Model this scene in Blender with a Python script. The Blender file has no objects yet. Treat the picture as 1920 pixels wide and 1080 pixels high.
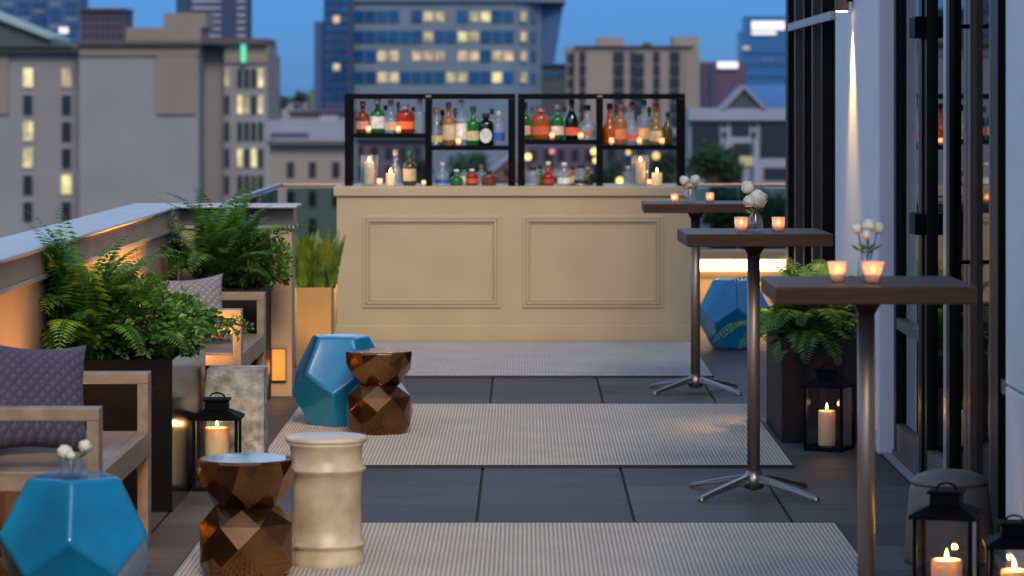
import bpy, bmesh, math, random
from mathutils import Vector, Matrix, noise
random.seed(7)
PI = math.pi
R = math.radians
sc = bpy.context.scene
COL = sc.collection
F, CX, HY, EYE = 6000.0, 983.0, 192.0, 1.63      # focal length and vanishing point of the view, in picture units; eye height


def X(px, d): return (px - CX) * d / F
def Z(py, d): return EYE - (py - HY) * d / F


# ------------------------------------------------------------------ materials
def nodes(name):
    m = bpy.data.materials.new(name)
    m.use_nodes = True
    nt = m.node_tree
    return m, nt, nt.nodes['Principled BSDF']


def setc(b, col, rough=0.5, metal=0.0, spec=0.5):
    b.inputs['Base Color'].default_value = (*col, 1)
    b.inputs['Roughness'].default_value = rough
    b.inputs['Metallic'].default_value = metal
    b.inputs['Specular IOR Level'].default_value = spec


def mat(name, col, rough=0.5, metal=0.0, var=0.15, scale=6.0, bump=0.0, bscale=40.0, spec=0.5, coat=0.0, stretch=(1, 1, 1), col2=None, rvar=0.0):
    m, nt, b = nodes(name)
    setc(b, col, rough, metal, spec)
    b.inputs['Coat Weight'].default_value = coat
    tc = nt.nodes.new('ShaderNodeTexCoord')
    mp = nt.nodes.new('ShaderNodeMapping')
    mp.inputs['Scale'].default_value = stretch
    nt.links.new(tc.outputs['Object'], mp.inputs['Vector'])
    nz = nt.nodes.new('ShaderNodeTexNoise')
    nz.inputs['Scale'].default_value = scale
    nz.inputs['Detail'].default_value = 5
    nt.links.new(mp.outputs['Vector'], nz.inputs['Vector'])
    rp = nt.nodes.new('ShaderNodeValToRGB')
    rp.color_ramp.elements[0].position = 0.3
    rp.color_ramp.elements[1].position = 0.7
    a = tuple(max(0, c * (1 - var)) for c in col)
    z = col2 if col2 else tuple(min(1, c * (1 + var)) for c in col)
    rp.color_ramp.elements[0].color = (*a, 1)
    rp.color_ramp.elements[1].color = (*z, 1)
    nt.links.new(nz.outputs['Fac'], rp.inputs['Fac'])
    nt.links.new(rp.outputs['Color'], b.inputs['Base Color'])
    if rvar:
        mr = nt.nodes.new('ShaderNodeMapRange')
        mr.inputs['To Min'].default_value = max(0.02, rough - rvar)
        mr.inputs['To Max'].default_value = min(1, rough + rvar)
        nt.links.new(nz.outputs['Fac'], mr.inputs['Value'])
        nt.links.new(mr.outputs['Result'], b.inputs['Roughness'])
    if bump:
        n2 = nt.nodes.new('ShaderNodeTexNoise')
        n2.inputs['Scale'].default_value = bscale
        n2.inputs['Detail'].default_value = 6
        nt.links.new(mp.outputs['Vector'], n2.inputs['Vector'])
        bp = nt.nodes.new('ShaderNodeBump')
        bp.inputs['Strength'].default_value = bump
        bp.inputs['Distance'].default_value = 0.01
        nt.links.new(n2.outputs['Fac'], bp.inputs['Height'])
        nt.links.new(bp.outputs['Normal'], b.inputs['Normal'])
    return m


def emis(name, col, strength):
    m, nt, b = nodes(name)
    setc(b, (0.02, 0.02, 0.02), 0.5)
    b.inputs['Emission Color'].default_value = (*col, 1)
    b.inputs['Emission Strength'].default_value = strength
    if name.startswith('lit'):           # rooms are lit unevenly
        tc = nt.nodes.new('ShaderNodeTexCoord')
        nz = nt.nodes.new('ShaderNodeTexNoise')
        nz.inputs['Scale'].default_value = 0.7
        nz.inputs['Detail'].default_value = 3
        mr = nt.nodes.new('ShaderNodeMapRange')
        mr.inputs['From Min'].default_value = 0.3
        mr.inputs['From Max'].default_value = 0.7
        mr.inputs['To Min'].default_value = strength * 0.45
        mr.inputs['To Max'].default_value = strength * 1.45
        nt.links.new(tc.outputs['Object'], nz.inputs['Vector'])
        nt.links.new(nz.outputs['Fac'], mr.inputs['Value'])
        nt.links.new(mr.outputs[0], b.inputs['Emission Strength'])
    return m


def glassm(name, tint=(0.9, 0.95, 0.95), diff=None, mixd=0.0, ior=1.45, rough=0.02):
    """thin architectural glass: Fresnel mix of clear and mirror"""
    m, nt, b = nodes(name)
    out = nt.nodes['Material Output']
    tr = nt.nodes.new('ShaderNodeBsdfTransparent')
    tr.inputs['Color'].default_value = (*tint, 1)
    gl = nt.nodes.new('ShaderNodeBsdfGlossy')
    gl.inputs['Roughness'].default_value = rough
    fr = nt.nodes.new('ShaderNodeFresnel')
    fr.inputs['IOR'].default_value = ior
    mx = nt.nodes.new('ShaderNodeMixShader')
    ge = nt.nodes.new('ShaderNodeNewGeometry')
    mr = nt.nodes.new('ShaderNodeMapRange')
    mr.inputs['To Min'].default_value = ior
    mr.inputs['To Max'].default_value = 1 / ior
    nt.links.new(ge.outputs['Backfacing'], mr.inputs['Value'])
    nt.links.new(mr.outputs[0], fr.inputs['IOR'])
    nt.links.new(fr.outputs[0], mx.inputs[0])
    base = tr.outputs[0]
    if diff:
        setc(b, diff, 0.15)
        b.inputs['Subsurface Weight'].default_value = 0.0
        tl = nt.nodes.new('ShaderNodeBsdfTranslucent')
        tl.inputs['Color'].default_value = (*diff, 1)
        ad = nt.nodes.new('ShaderNodeMixShader')
        ad.inputs[0].default_value = 0.45
        nt.links.new(b.outputs[0], ad.inputs[1])
        nt.links.new(tl.outputs[0], ad.inputs[2])
        m2 = nt.nodes.new('ShaderNodeMixShader')
        m2.inputs[0].default_value = mixd
        nt.links.new(tr.outputs[0], m2.inputs[1])
        nt.links.new(ad.outputs[0], m2.inputs[2])
        base = m2.outputs[0]
    nt.links.new(base, mx.inputs[1])
    nt.links.new(gl.outputs[0], mx.inputs[2])
    nt.links.new(mx.outputs[0], out.inputs['Surface'])
    return m


def leafm(name, c1, c2, scale=3.0):
    m, nt, b = nodes(name)
    setc(b, c1, 0.45)
    tc = nt.nodes.new('ShaderNodeTexCoord')
    nz = nt.nodes.new('ShaderNodeTexNoise')
    nz.inputs['Scale'].default_value = scale
    nz.inputs['Detail'].default_value = 3
    nt.links.new(tc.outputs['Object'], nz.inputs['Vector'])
    rp = nt.nodes.new('ShaderNodeValToRGB')
    rp.color_ramp.elements[0].position = 0.38
    rp.color_ramp.elements[1].position = 0.62
    rp.color_ramp.elements[0].color = (*c1, 1)
    rp.color_ramp.elements[1].color = (*c2, 1)
    nt.links.new(nz.outputs['Fac'], rp.inputs['Fac'])
    nt.links.new(rp.outputs[0], b.inputs['Base Color'])
    tl = nt.nodes.new('ShaderNodeBsdfTranslucent')
    nt.links.new(rp.outputs[0], tl.inputs['Color'])
    mx = nt.nodes.new('ShaderNodeMixShader')
    mx.inputs[0].default_value = 0.3
    nt.links.new(b.outputs[0], mx.inputs[1])
    nt.links.new(tl.outputs[0], mx.inputs[2])
    nt.links.new(mx.outputs[0], nt.nodes['Material Output'].inputs['Surface'])
    return m


def paver_mat():
    m, nt, b = nodes('paver')
    L = nt.links.new
    N = nt.nodes.new
    tc = N('ShaderNodeTexCoord')
    mp = N('ShaderNodeMapping')
    mp.inputs['Scale'].default_value = (0.55, 9.0, 1)
    L(tc.outputs['Object'], mp.inputs['Vector'])
    nz = N('ShaderNodeTexNoise')
    nz.inputs['Scale'].default_value = 1.6
    nz.inputs['Detail'].default_value = 8
    nz.inputs['Roughness'].default_value = 0.65
    L(mp.outputs[0], nz.inputs['Vector'])
    sx = N('ShaderNodeSeparateXYZ')
    L(tc.outputs['Object'], sx.inputs[0])

    def cell(o, off, sz):
        a = N('ShaderNodeMath'); a.operation = 'SUBTRACT'; a.inputs[1].default_value = off; L(o, a.inputs[0])
        d = N('ShaderNodeMath'); d.operation = 'DIVIDE'; d.inputs[1].default_value = sz; L(a.outputs[0], d.inputs[0])
        f = N('ShaderNodeMath'); f.operation = 'FLOOR'; L(d.outputs[0], f.inputs[0])
        return f.outputs[0]
    cb = N('ShaderNodeCombineXYZ')
    L(cell(sx.outputs[0], -0.185, 0.613), cb.inputs[0])
    L(cell(sx.outputs[1], 14.2, 0.61), cb.inputs[1])
    wn = N('ShaderNodeTexWhiteNoise')
    L(cb.outputs[0], wn.inputs['Vector'])
    rp = N('ShaderNodeValToRGB')
    rp.color_ramp.elements[0].position = 0.3
    rp.color_ramp.elements[1].position = 0.72
    rp.color_ramp.elements[0].color = (0.046, 0.042, 0.041, 1)
    rp.color_ramp.elements[1].color = (0.086, 0.075, 0.069, 1)
    L(nz.outputs['Fac'], rp.inputs['Fac'])
    mr = N('ShaderNodeMapRange')
    mr.inputs['To Min'].default_value = 0.62
    mr.inputs['To Max'].default_value = 1.12
    L(wn.outputs['Value'], mr.inputs['Value'])
    mu = N('ShaderNodeMix'); mu.data_type = 'RGBA'; mu.blend_type = 'MULTIPLY'; mu.inputs[0].default_value = 1
    L(rp.outputs[0], mu.inputs[6]); L(mr.outputs[0], mu.inputs[7])
    st = N('ShaderNodeTexNoise'); st.inputs['Scale'].default_value = 1.7; st.inputs['Detail'].default_value = 7; st.inputs['Roughness'].default_value = 0.7
    L(tc.outputs['Object'], st.inputs['Vector'])
    sr = N('ShaderNodeMapRange'); sr.inputs['From Min'].default_value = 0.32; sr.inputs['From Max'].default_value = 0.68
    sr.inputs['To Min'].default_value = 0.74; sr.inputs['To Max'].default_value = 1.3
    L(st.outputs['Fac'], sr.inputs['Value'])
    m2 = N('ShaderNodeMix'); m2.data_type = 'RGBA'; m2.blend_type = 'MULTIPLY'; m2.inputs[0].default_value = 1
    L(mu.outputs[2], m2.inputs[6]); L(sr.outputs[0], m2.inputs[7])
    L(m2.outputs[2], b.inputs['Base Color'])
    rr = N('ShaderNodeMapRange'); rr.inputs['To Min'].default_value = 0.42; rr.inputs['To Max'].default_value = 0.8
    L(st.outputs['Fac'], rr.inputs['Value']); L(rr.outputs[0], b.inputs['Roughness'])
    b.inputs['Specular IOR Level'].default_value = 0.2
    bp = N('ShaderNodeBump'); bp.inputs['Strength'].default_value = 0.25; bp.inputs['Distance'].default_value = 0.004
    L(nz.outputs['Fac'], bp.inputs['Height']); L(bp.outputs[0], b.inputs['Normal'])
    return m


def rug_mat(name, light, dark, px=0.024, py=0.06, thr=0.0):
    m, nt, b = nodes(name)
    L = nt.links.new
    N = nt.nodes.new
    tc = N('ShaderNodeTexCoord')
    sx = N('ShaderNodeSeparateXYZ')
    L(tc.outputs['Object'], sx.inputs[0])

    def M(op, a, bb=None, c=None):
        n = N('ShaderNodeMath'); n.operation = op
        for i, v in enumerate((a, bb, c)):
            if v is None: continue
            if isinstance(v, (int, float)): n.inputs[i].default_value = v
            else: L(v, n.inputs[i])
        return n.outputs[0]
    col = M('DIVIDE', sx.outputs[0], px)
    half = M('MULTIPLY', M('FLOOR', col), 0.5)
    sxx = M('SINE', M('MULTIPLY', col, 2 * PI))
    row = M('ADD', M('DIVIDE', sx.outputs[1], py), half)
    syy = M('SINE', M('MULTIPLY', row, 2 * PI))
    v = M('ADD', M('MULTIPLY', sxx, 0.55), M('MULTIPLY', syy, 0.45))
    f = N('ShaderNodeMapRange'); f.inputs['From Min'].default_value = -0.75 + thr; f.inputs['From Max'].default_value = 0.25 + thr
    L(v, f.inputs['Value'])
    nz = N('ShaderNodeTexNoise'); nz.inputs['Scale'].default_value = 3.0; nz.inputs['Detail'].default_value = 6
    L(tc.outputs['Object'], nz.inputs['Vector'])
    mx = N('ShaderNodeMix'); mx.data_type = 'RGBA'
    mx.inputs[6].default_value = (*dark, 1); mx.inputs[7].default_value = (*light, 1)
    L(f.outputs[0], mx.inputs[0])
    mr = N('ShaderNodeMapRange'); mr.inputs['To Min'].default_value = 0.8; mr.inputs['To Max'].default_value = 1.2
    L(nz.outputs['Fac'], mr.inputs['Value'])
    mu = N('ShaderNodeMix'); mu.data_type = 'RGBA'; mu.blend_type = 'MULTIPLY'; mu.inputs[0].default_value = 1
    L(mx.outputs[2], mu.inputs[6]); L(mr.outputs[0], mu.inputs[7])
    L(mu.outputs[2], b.inputs['Base Color'])
    b.inputs['Roughness'].default_value = 0.9
    b.inputs['Specular IOR Level'].default_value = 0.2
    bp = N('ShaderNodeBump'); bp.inputs['Strength'].default_value = 0.5; bp.inputs['Distance'].default_value = 0.004
    L(v, bp.inputs['Height']); L(bp.outputs[0], b.inputs['Normal'])
    return m


def wax_mat():
    m, nt, b = nodes('candle_wax')
    setc(b, (0.86, 0.64, 0.38), 0.45)
    b.inputs['Subsurface Weight'].default_value = 0.6
    b.inputs['Subsurface Radius'].default_value = (1.0, 0.85, 0.7)
    b.inputs['Subsurface Scale'].default_value = 0.035
    return m


def brick_mat(name, c1, c2, mortar, s=1.0):
    m, nt, b = nodes(name)
    tc = nt.nodes.new('ShaderNodeTexCoord')
    br = nt.nodes.new('ShaderNodeTexBrick')
    br.inputs['Color1'].default_value = (*c1, 1); br.inputs['Color2'].default_value = (*c2, 1); br.inputs['Mortar'].default_value = (*mortar, 1)
    br.inputs['Scale'].default_value = s
    nt.links.new(tc.outputs['Object'], br.inputs['Vector'])
    nt.links.new(br.outputs['Color'], b.inputs['Base Color'])
    b.inputs['Roughness'].default_value = 0.85
    return m


M = {}
M['paver'] = paver_mat()
M['joint'] = mat('deck_joint', (0.012, 0.012, 0.014), 0.9)
M['rug'] = rug_mat('rug_weave', (0.51, 0.455, 0.37), (0.175, 0.162, 0.155), 0.0165, 0.034)
M['rug_plain'] = rug_mat('rug_plain_weave', (0.43, 0.39, 0.36), (0.25, 0.23, 0.22), 0.018, 0.05)
M['rug_edge'] = mat('rug_edge_shadow', (0.02, 0.02, 0.025), 0.9)  # near-black colour stands for the shadow under the curled rug edge
M['bar'] = mat('bar_paint', (0.375, 0.275, 0.165), 0.5, var=0.07, scale=2.5, bump=0.04, bscale=60, rvar=0.08)
M['black'] = mat('black_metal', (0.003, 0.003, 0.004), 0.6, 0.0, var=0.2, spec=0.06)
M['planter'] = mat('polished_dark_laminate', (0.006, 0.005, 0.005), 0.17, 0.0, var=0.2, scale=2.0, spec=0.22)
M['planter_matt'] = mat('dark_fibre_planter', (0.010, 0.009, 0.009), 0.6, var=0.25, bump=0.1, spec=0.12)
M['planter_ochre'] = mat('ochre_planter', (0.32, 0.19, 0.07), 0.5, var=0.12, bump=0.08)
M['soil'] = mat('soil', (0.03, 0.02, 0.014), 0.95, bump=0.8)
M['wood_taupe'] = mat('taupe_teak', (0.215, 0.150, 0.100), 0.5, var=0.25, scale=3.0, stretch=(6, 0.8, 6), bump=0.12)
M['wood_dark'] = mat('dark_walnut', (0.050, 0.025, 0.014), 0.5, spec=0.14, var=0.45, scale=2.5, stretch=(1, 9, 9), bump=0.1, rvar=0.1)
M['steel'] = mat('brushed_bronze_steel', (0.27, 0.195, 0.15), 0.42, 0.65, var=0.2, scale=5, stretch=(1, 1, 0.1), rvar=0.08)
M['alu'] = mat('polished_aluminium', (0.25, 0.235, 0.225), 0.34, 0.9, var=0.15)
M['blue'] = mat('teal_blue_glaze', (0.002, 0.125, 0.32), 0.2, var=0.25, scale=4.0, coat=0.25, bump=0.16, bscale=7, col2=(0.002, 0.19, 0.36), rvar=0.05)
M['bronze'] = mat('bronze_glaze', (0.205, 0.092, 0.035), 0.10, 0.92, var=0.55, scale=5.0, bump=0.12, bscale=9, rvar=0.08)
M['cream'] = mat('cream_ceramic', (0.45, 0.33, 0.21), 0.42, var=0.30, scale=7, bump=0.2, bscale=14, col2=(0.60, 0.49, 0.35), rvar=0.1)
M['stone'] = mat('weathered_stone', (0.30, 0.28, 0.25), 0.85, var=0.6, scale=16, bump=1.0, bscale=34, col2=(0.46, 0.44, 0.40))
M['pillow'] = None
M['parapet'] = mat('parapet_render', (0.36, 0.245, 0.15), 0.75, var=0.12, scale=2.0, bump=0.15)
M['coping'] = mat('coping_metal', (0.28, 0.29, 0.30), 0.45, 0.3, var=0.08, scale=2)
M['plaster'] = mat('pale_plaster', (0.56, 0.55, 0.555), 0.6, var=0.05, scale=1.5, bump=0.06)
M['frame_dark'] = mat('dark_bronze_frame', (0.005, 0.004, 0.0035), 0.4, 0.0, var=0.2, spec=0.1)
M['frame_grey'] = mat('grey_mullion', (0.115, 0.10, 0.095), 0.4, 0.3, var=0.1)
M['frame_brown'] = mat('brown_mullion', (0.055, 0.032, 0.022), 0.4, 0.2, var=0.1)
M['frame_silver'] = mat('silver_stile', (0.50, 0.50, 0.53), 0.3, 0.7, var=0.05)
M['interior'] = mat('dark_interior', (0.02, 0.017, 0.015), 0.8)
M['glass'] = glassm('window_glass', (0.55, 0.6, 0.6), ior=1.5, rough=0.015)
M['rail_glass'] = glassm('railing_glass', (0.50, 0.66, 0.64), ior=1.45)
M['clear'] = glassm('clear_glass', (0.93, 0.95, 0.97), diff=(0.7, 0.75, 0.8), mixd=0.07)
M['lantern_glass'] = glassm('lantern_glass', (0.92, 0.92, 0.9), ior=1.45)
M['frost'] = glassm('frosted_votive', (0.9, 0.8, 0.75), diff=(0.85, 0.62, 0.52), mixd=0.72)
M['wax'] = wax_mat()
M['flame'] = emis('flame', (1.0, 0.62, 0.2), 9.0)
M['wick'] = mat('wick', (0.02, 0.015, 0.01), 0.9)
M['led'] = emis('led_strip', (1.0, 0.72, 0.32), 3.2)
M['step_led'] = emis('step_light_lens', (1.0, 0.27, 0.03), 0.55)
M['up_led'] = emis('uplight_lens', (1.0, 0.5, 0.14), 1.00)
M['fern'] = leafm('fern_leaf', (0.022, 0.095, 0.010), (0.095, 0.225, 0.018), 4)
M['shrub'] = leafm('shrub_leaf', (0.014, 0.06, 0.010), (0.12, 0.27, 0.022), 7)
M['zz'] = leafm('upright_leaf', (0.05, 0.12, 0.012), (0.22, 0.29, 0.03), 6)
M['tree'] = leafm('tree_leaf', (0.010, 0.035, 0.016), (0.022, 0.065, 0.026), 0.6)
M['bark'] = mat('bark', (0.06, 0.04, 0.03), 0.9, bump=0.5)
M['petal'] = leafm('white_petal', (0.70, 0.70, 0.58), (0.82, 0.80, 0.72), 20)
M['stem'] = mat('flower_stem', (0.05, 0.12, 0.02), 0.6)
M['tan'] = mat('tan_fibrecement', (0.125, 0.10, 0.083), 0.6, var=0.14, scale=4, bump=0.15)
M['ground'] = mat('city_ground', (0.045, 0.05, 0.055), 0.9, var=0.5, scale=0.03)
M['hill'] = mat('hill_wood', (0.02, 0.035, 0.05), 1.0, var=0.3, scale=0.01)
M['lit_yellow'] = emis('lit_window_yellow', (1.0, 0.86, 0.42), 0.38)
M['lit_dim'] = emis('lit_window_dim', (0.9, 0.75, 0.45), 0.21)
M['lit_warm'] = emis('lit_window_warm', (1.0, 0.76, 0.46), 0.28)
M['sign_white'] = emis('sign_white', (1.0, 0.93, 0.92), 0.55)
M['sign_green'] = emis('sign_green', (0.12, 0.9, 0.55), 0.45)
M['pane_dark'] = mat('dark_pane', (0.012, 0.014, 0.022), 0.12, var=0.2)
M['pane_blue'] = mat('blue_pane', (0.006, 0.045, 0.13), 0.10, var=0.35, scale=0.2, spec=0.7)
M['lamp_yellow'] = emis('lamp_yellow', (1.0, 0.72, 0.2), 1.10)
M['lamp_orange'] = emis('lamp_orange', (1.0, 0.5, 0.15), 0.80)
M['lamp_pink'] = emis('lamp_pink', (1.0, 0.35, 0.3), 0.50)
M['lamp_white'] = emis('lamp_white', (0.8, 1.0, 0.95), 0.90)


def pillow_mat():
    m, nt, b = nodes('quilted_cushion')
    L = nt.links.new
    N = nt.nodes.new
    tc = N('ShaderNodeTexCoord')
    w1 = N('ShaderNodeTexWave'); w1.bands_direction = 'DIAGONAL'; w1.inputs['Scale'].default_value = 15
    w1.inputs['Distortion'].default_value = 0.6
    mp = N('ShaderNodeMapping'); mp.inputs['Rotation'].default_value = (0, R(90), 0)
    w2 = N('ShaderNodeTexWave'); w2.bands_direction = 'DIAGONAL'; w2.inputs['Scale'].default_value = 15
    w2.inputs['Distortion'].default_value = 0.6
    L(tc.outputs['Object'], w1.inputs['Vector']); L(tc.outputs['Object'], mp.inputs['Vector']); L(mp.outputs[0], w2.inputs['Vector'])
    mn = N('ShaderNodeMath'); mn.operation = 'MINIMUM'; L(w1.outputs['Fac'], mn.inputs[0]); L(w2.outputs['Fac'], mn.inputs[1])
    rp = N('ShaderNodeValToRGB')
    rp.color_ramp.elements[0].color = (0.034, 0.030, 0.060, 1); rp.color_ramp.elements[1].color = (0.060, 0.053, 0.098, 1)
    rp.color_ramp.elements[1].position = 0.35
    L(mn.outputs[0], rp.inputs[0]); L(rp.outputs[0], b.inputs['Base Color'])
    b.inputs['Roughness'].default_value = 0.85
    b.inputs['Sheen Weight'].default_value = 0.05
    bp = N('ShaderNodeBump'); bp.inputs['Strength'].default_value = 0.45; bp.inputs['Distance'].default_value = 0.01
    L(mn.outputs[0], bp.inputs['Height']); L(bp.outputs[0], b.inputs['Normal'])
    return m


M['pillow'] = pillow_mat()


# ------------------------------------------------------------------ builders
def thing(name, label, cat, loc=(0, 0, 0), group=None, rz=0.0):
    o = bpy.data.objects.new(name, None)
    o.empty_display_size = 0.1
    COL.objects.link(o)
    o.location = loc
    o.rotation_euler = (0, 0, rz)
    return tag(o, label, cat, group)


def tag(o, label=None, cat=None, group=None, kind=None):
    if label: o['label'] = label
    if cat: o['category'] = cat
    if group: o['group'] = group
    if kind: o['kind'] = kind
    return o


def copy_tree(o, parent=None):
    c = o.copy()
    COL.objects.link(c)
    if parent is not None: c.parent = parent
    for ch in list(o.children): copy_tree(ch, c)
    return c


def place(proto, loc, rz, label, first):
    """the first time the prototype itself is moved, afterwards a copy"""
    o = proto if first else copy_tree(proto)
    o.location = loc
    o.rotation_euler = (0, 0, rz)
    o['label'] = label
    return o


class MB:
    def __init__(s): s.v, s.f, s.sm = [], [], []

    def add(s, vs, fs, smooth=False):
        n = len(s.v)
        s.v += [tuple(v) for v in vs]
        for f in fs:
            s.f.append(tuple(i + n for i in f)); s.sm.append(smooth)
        return s

    def box(s, x0, x1, y0, y1, z0, z1):
        vs = [(x, y, z) for z in (z0, z1) for (x, y) in ((x0, y0), (x1, y0), (x1, y1), (x0, y1))]
        return s.add(vs, [(3, 2, 1, 0), (4, 5, 6, 7), (0, 1, 5, 4), (1, 2, 6, 5), (2, 3, 7, 6), (3, 0, 4, 7)])

    def prism(s, pts, z0, z1):
        n = len(pts)
        vs = [(x, y, z0) for x, y in pts] + [(x, y, z1) for x, y in pts]
        fs = [tuple(range(n - 1, -1, -1)), tuple(range(n, 2 * n))] + [(i, (i + 1) % n, n + (i + 1) % n, n + i) for i in range(n)]
        return s.add(vs, fs)

    def xzprism(s, pts, y0, y1):
        """outline in x,z extruded along y"""
        n = len(pts)
        vs = [(x, y0, z) for x, z in pts] + [(x, y1, z) for x, z in pts]
        fs = [tuple(range(n)), tuple(range(2 * n - 1, n - 1, -1))] + [((i + 1) % n, i, n + i, n + (i + 1) % n) for i in range(n)]
        return s.add(vs, fs)

    def yzprism(s, pts, x0, x1):
        n = len(pts)
        vs = [(x0, y, z) for y, z in pts] + [(x1, y, z) for y, z in pts]
        fs = [tuple(range(n - 1, -1, -1)), tuple(range(n, 2 * n))] + [(i, (i + 1) % n, n + (i + 1) % n, n + i) for i in range(n)]
        return s.add(vs, fs)

    def lathe(s, prof, cx=0, cy=0, cz=0, n=24, smooth=True, a0=0.0, a1=2 * PI, sx=1.0, sy=1.0):
        full = abs(a1 - a0 - 2 * PI) < 1e-6
        m = n if full else n + 1
        vs = []
        for r, z in prof:
            for i in range(m):
                a = a0 + (a1 - a0) * i / n
                vs.append((cx + r * math.cos(a) * sx, cy + r * math.sin(a) * sy, cz + z))
        fs = []
        for j in range(len(prof) - 1):
            for i in range(n):
                k = (i + 1) % m
                fs.append((j * m + i, j * m + k, (j + 1) * m + k, (j + 1) * m + i))
        if full:
            if prof[0][0] > 1e-5: fs.append(tuple(range(m - 1, -1, -1)))
            if prof[-1][0] > 1e-5: fs.append(tuple((len(prof) - 1) * m + i for i in range(m)))
        return s.add(vs, fs, smooth)

    def tube(s, pts, rad, n=8, smooth=True):
        pts = [Vector(p) for p in pts]
        rs = rad if isinstance(rad, (list, tuple)) else [rad] * len(pts)
        vs = []
        for i, p in enumerate(pts):
            t = (pts[min(i + 1, len(pts) - 1)] - pts[max(i - 1, 0)]).normalized()
            u = t.orthogonal().normalized() if abs(t.z) > 0.9 else t.cross(Vector((0, 0, 1))).normalized()
            w = t.cross(u)
            for k in range(n):
                a = 2 * PI * k / n
                vs.append(p + (u * math.cos(a) + w * math.sin(a)) * rs[i])
        fs = [(j * n + k, j * n + (k + 1) % n, (j + 1) * n + (k + 1) % n, (j + 1) * n + k) for j in range(len(pts) - 1) for k in range(n)]
        fs += [tuple(range(n - 1, -1, -1)), tuple((len(pts) - 1) * n + k for k in range(n))]
        return s.add(vs, fs, smooth)

    def build(s, name, m, parent=None, bevel=0.0, seg=2, fix=True, local=False):
        me = bpy.data.meshes.new(name)
        off = Vector((0, 0, 0)) if (parent is None or local) else parent.matrix_world_off()
        me.from_pydata([Vector(v) - off for v in s.v] if off.length else s.v, [], s.f)
        me.polygons.foreach_set('use_smooth', s.sm)
        if fix:
            bm = bmesh.new(); bm.from_mesh(me)
            bmesh.ops.recalc_face_normals(bm, faces=bm.faces)
            bm.to_mesh(me); bm.free()
        me.materials.append(m)
        o = bpy.data.objects.new(name, me)
        COL.objects.link(o)
        if parent is not None: o.parent = parent
        if bevel:
            md = o.modifiers.new('Bevel', 'BEVEL')
            md.width = bevel; md.segments = seg; md.limit_method = 'ANGLE'
        return o


class Off:
    """parent wrapper: world coordinates are turned into the parent's own"""


def _off(o):
    v = Vector((0, 0, 0))
    while o is not None:
        v = v + Vector(o.location)
        o = o.parent
    return v


def B(mb, name, m, parent=None, bevel=0.0, seg=2, local=False, fix=True):
    off = Vector((0, 0, 0)) if (parent is None or local) else _off(parent)
    if off.length: mb.v = [tuple(Vector(v) - off) for v in mb.v]
    return MB.build(mb, name, m, parent, bevel, seg, fix, True)


def bx(name, m, parent, x0, x1, y0, y1, z0, z1, bevel=0.0, local=False):
    return B(MB().box(x0, x1, y0, y1, z0, z1), name, m, parent, bevel, 2, local)


def light(kind, name, loc, energy, col, size=0.05, rot=None, spot=None, blend=0.5):
    l = bpy.data.lights.new(name, kind)
    l.energy = energy
    l.color = col
    if kind in ('POINT', 'SPOT'): l.shadow_soft_size = size
    if kind == 'AREA': l.size = size
    if kind == 'SPOT':
        l.spot_size = spot; l.spot_blend = blend
    o = bpy.data.objects.new(name, l)
    o.location = loc
    if rot: o.rotation_euler = rot
    COL.objects.link(o)
    return o


# ------------------------------------------------------------------ camera, sky, sun
cam = bpy.data.cameras.new('camera')
co = bpy.data.objects.new('camera', cam)
COL.objects.link(co)
co.location = (0, 0, EYE)
co.rotation_euler = (R(90), 0, 0)
cam.sensor_width = 36
cam.lens = F / 1920 * 36
cam.shift_x = -(CX - 960) / 1920
cam.shift_y = -(540 - HY) / 1920
cam.clip_end = 20000
cam.dof.use_dof = True
cam.dof.focus_distance = 13.6
cam.dof.aperture_fstop = 4.6
sc.camera = co

SUN_EL, SUN_AZ = 36.0, 170.0
w = bpy.data.worlds.new('World')
sc.world = w
w.use_nodes = True
wn = w.node_tree
bg = wn.nodes['Background']
sky = wn.nodes.new('ShaderNodeTexSky')
sky.sky_type = 'NISHITA'
sky.sun_disc = False
sky.sun_elevation = R(SUN_EL)
sky.sun_rotation = R(SUN_AZ)
sky.ozone_density = 4.0
sky.dust_density = 0.4
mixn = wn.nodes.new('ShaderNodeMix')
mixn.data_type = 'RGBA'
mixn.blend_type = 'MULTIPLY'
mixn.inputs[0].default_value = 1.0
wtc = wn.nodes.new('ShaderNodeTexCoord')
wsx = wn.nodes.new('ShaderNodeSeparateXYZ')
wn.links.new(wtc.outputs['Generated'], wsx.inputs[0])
wrp = wn.nodes.new('ShaderNodeValToRGB')      # deep blue low over the town; unseen upper sky brightened to light the terrace
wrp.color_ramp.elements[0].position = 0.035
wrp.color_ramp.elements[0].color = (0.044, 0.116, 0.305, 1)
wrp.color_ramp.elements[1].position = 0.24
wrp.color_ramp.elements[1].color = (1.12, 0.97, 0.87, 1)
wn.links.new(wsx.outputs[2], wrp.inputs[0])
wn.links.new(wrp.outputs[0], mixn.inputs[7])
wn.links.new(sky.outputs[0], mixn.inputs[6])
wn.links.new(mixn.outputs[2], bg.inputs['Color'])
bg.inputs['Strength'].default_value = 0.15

sun = bpy.data.lights.new('sun', 'SUN')
so = bpy.data.objects.new('sun', sun)
COL.objects.link(so)
sun.energy = 1.1
sun.angle = R(18)
sun.color = (1.0, 0.83, 0.56)
# direction towards the sun: (sin az, cos az) at the elevation
sdir = Vector((math.sin(R(SUN_AZ)) * math.cos(R(SUN_EL)), math.cos(R(SUN_AZ)) * math.cos(R(SUN_EL)), math.sin(R(SUN_EL))))
so.rotation_euler = sdir.to_track_quat('Z', 'Y').to_euler()
so.location = (0, -5, 8)

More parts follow.
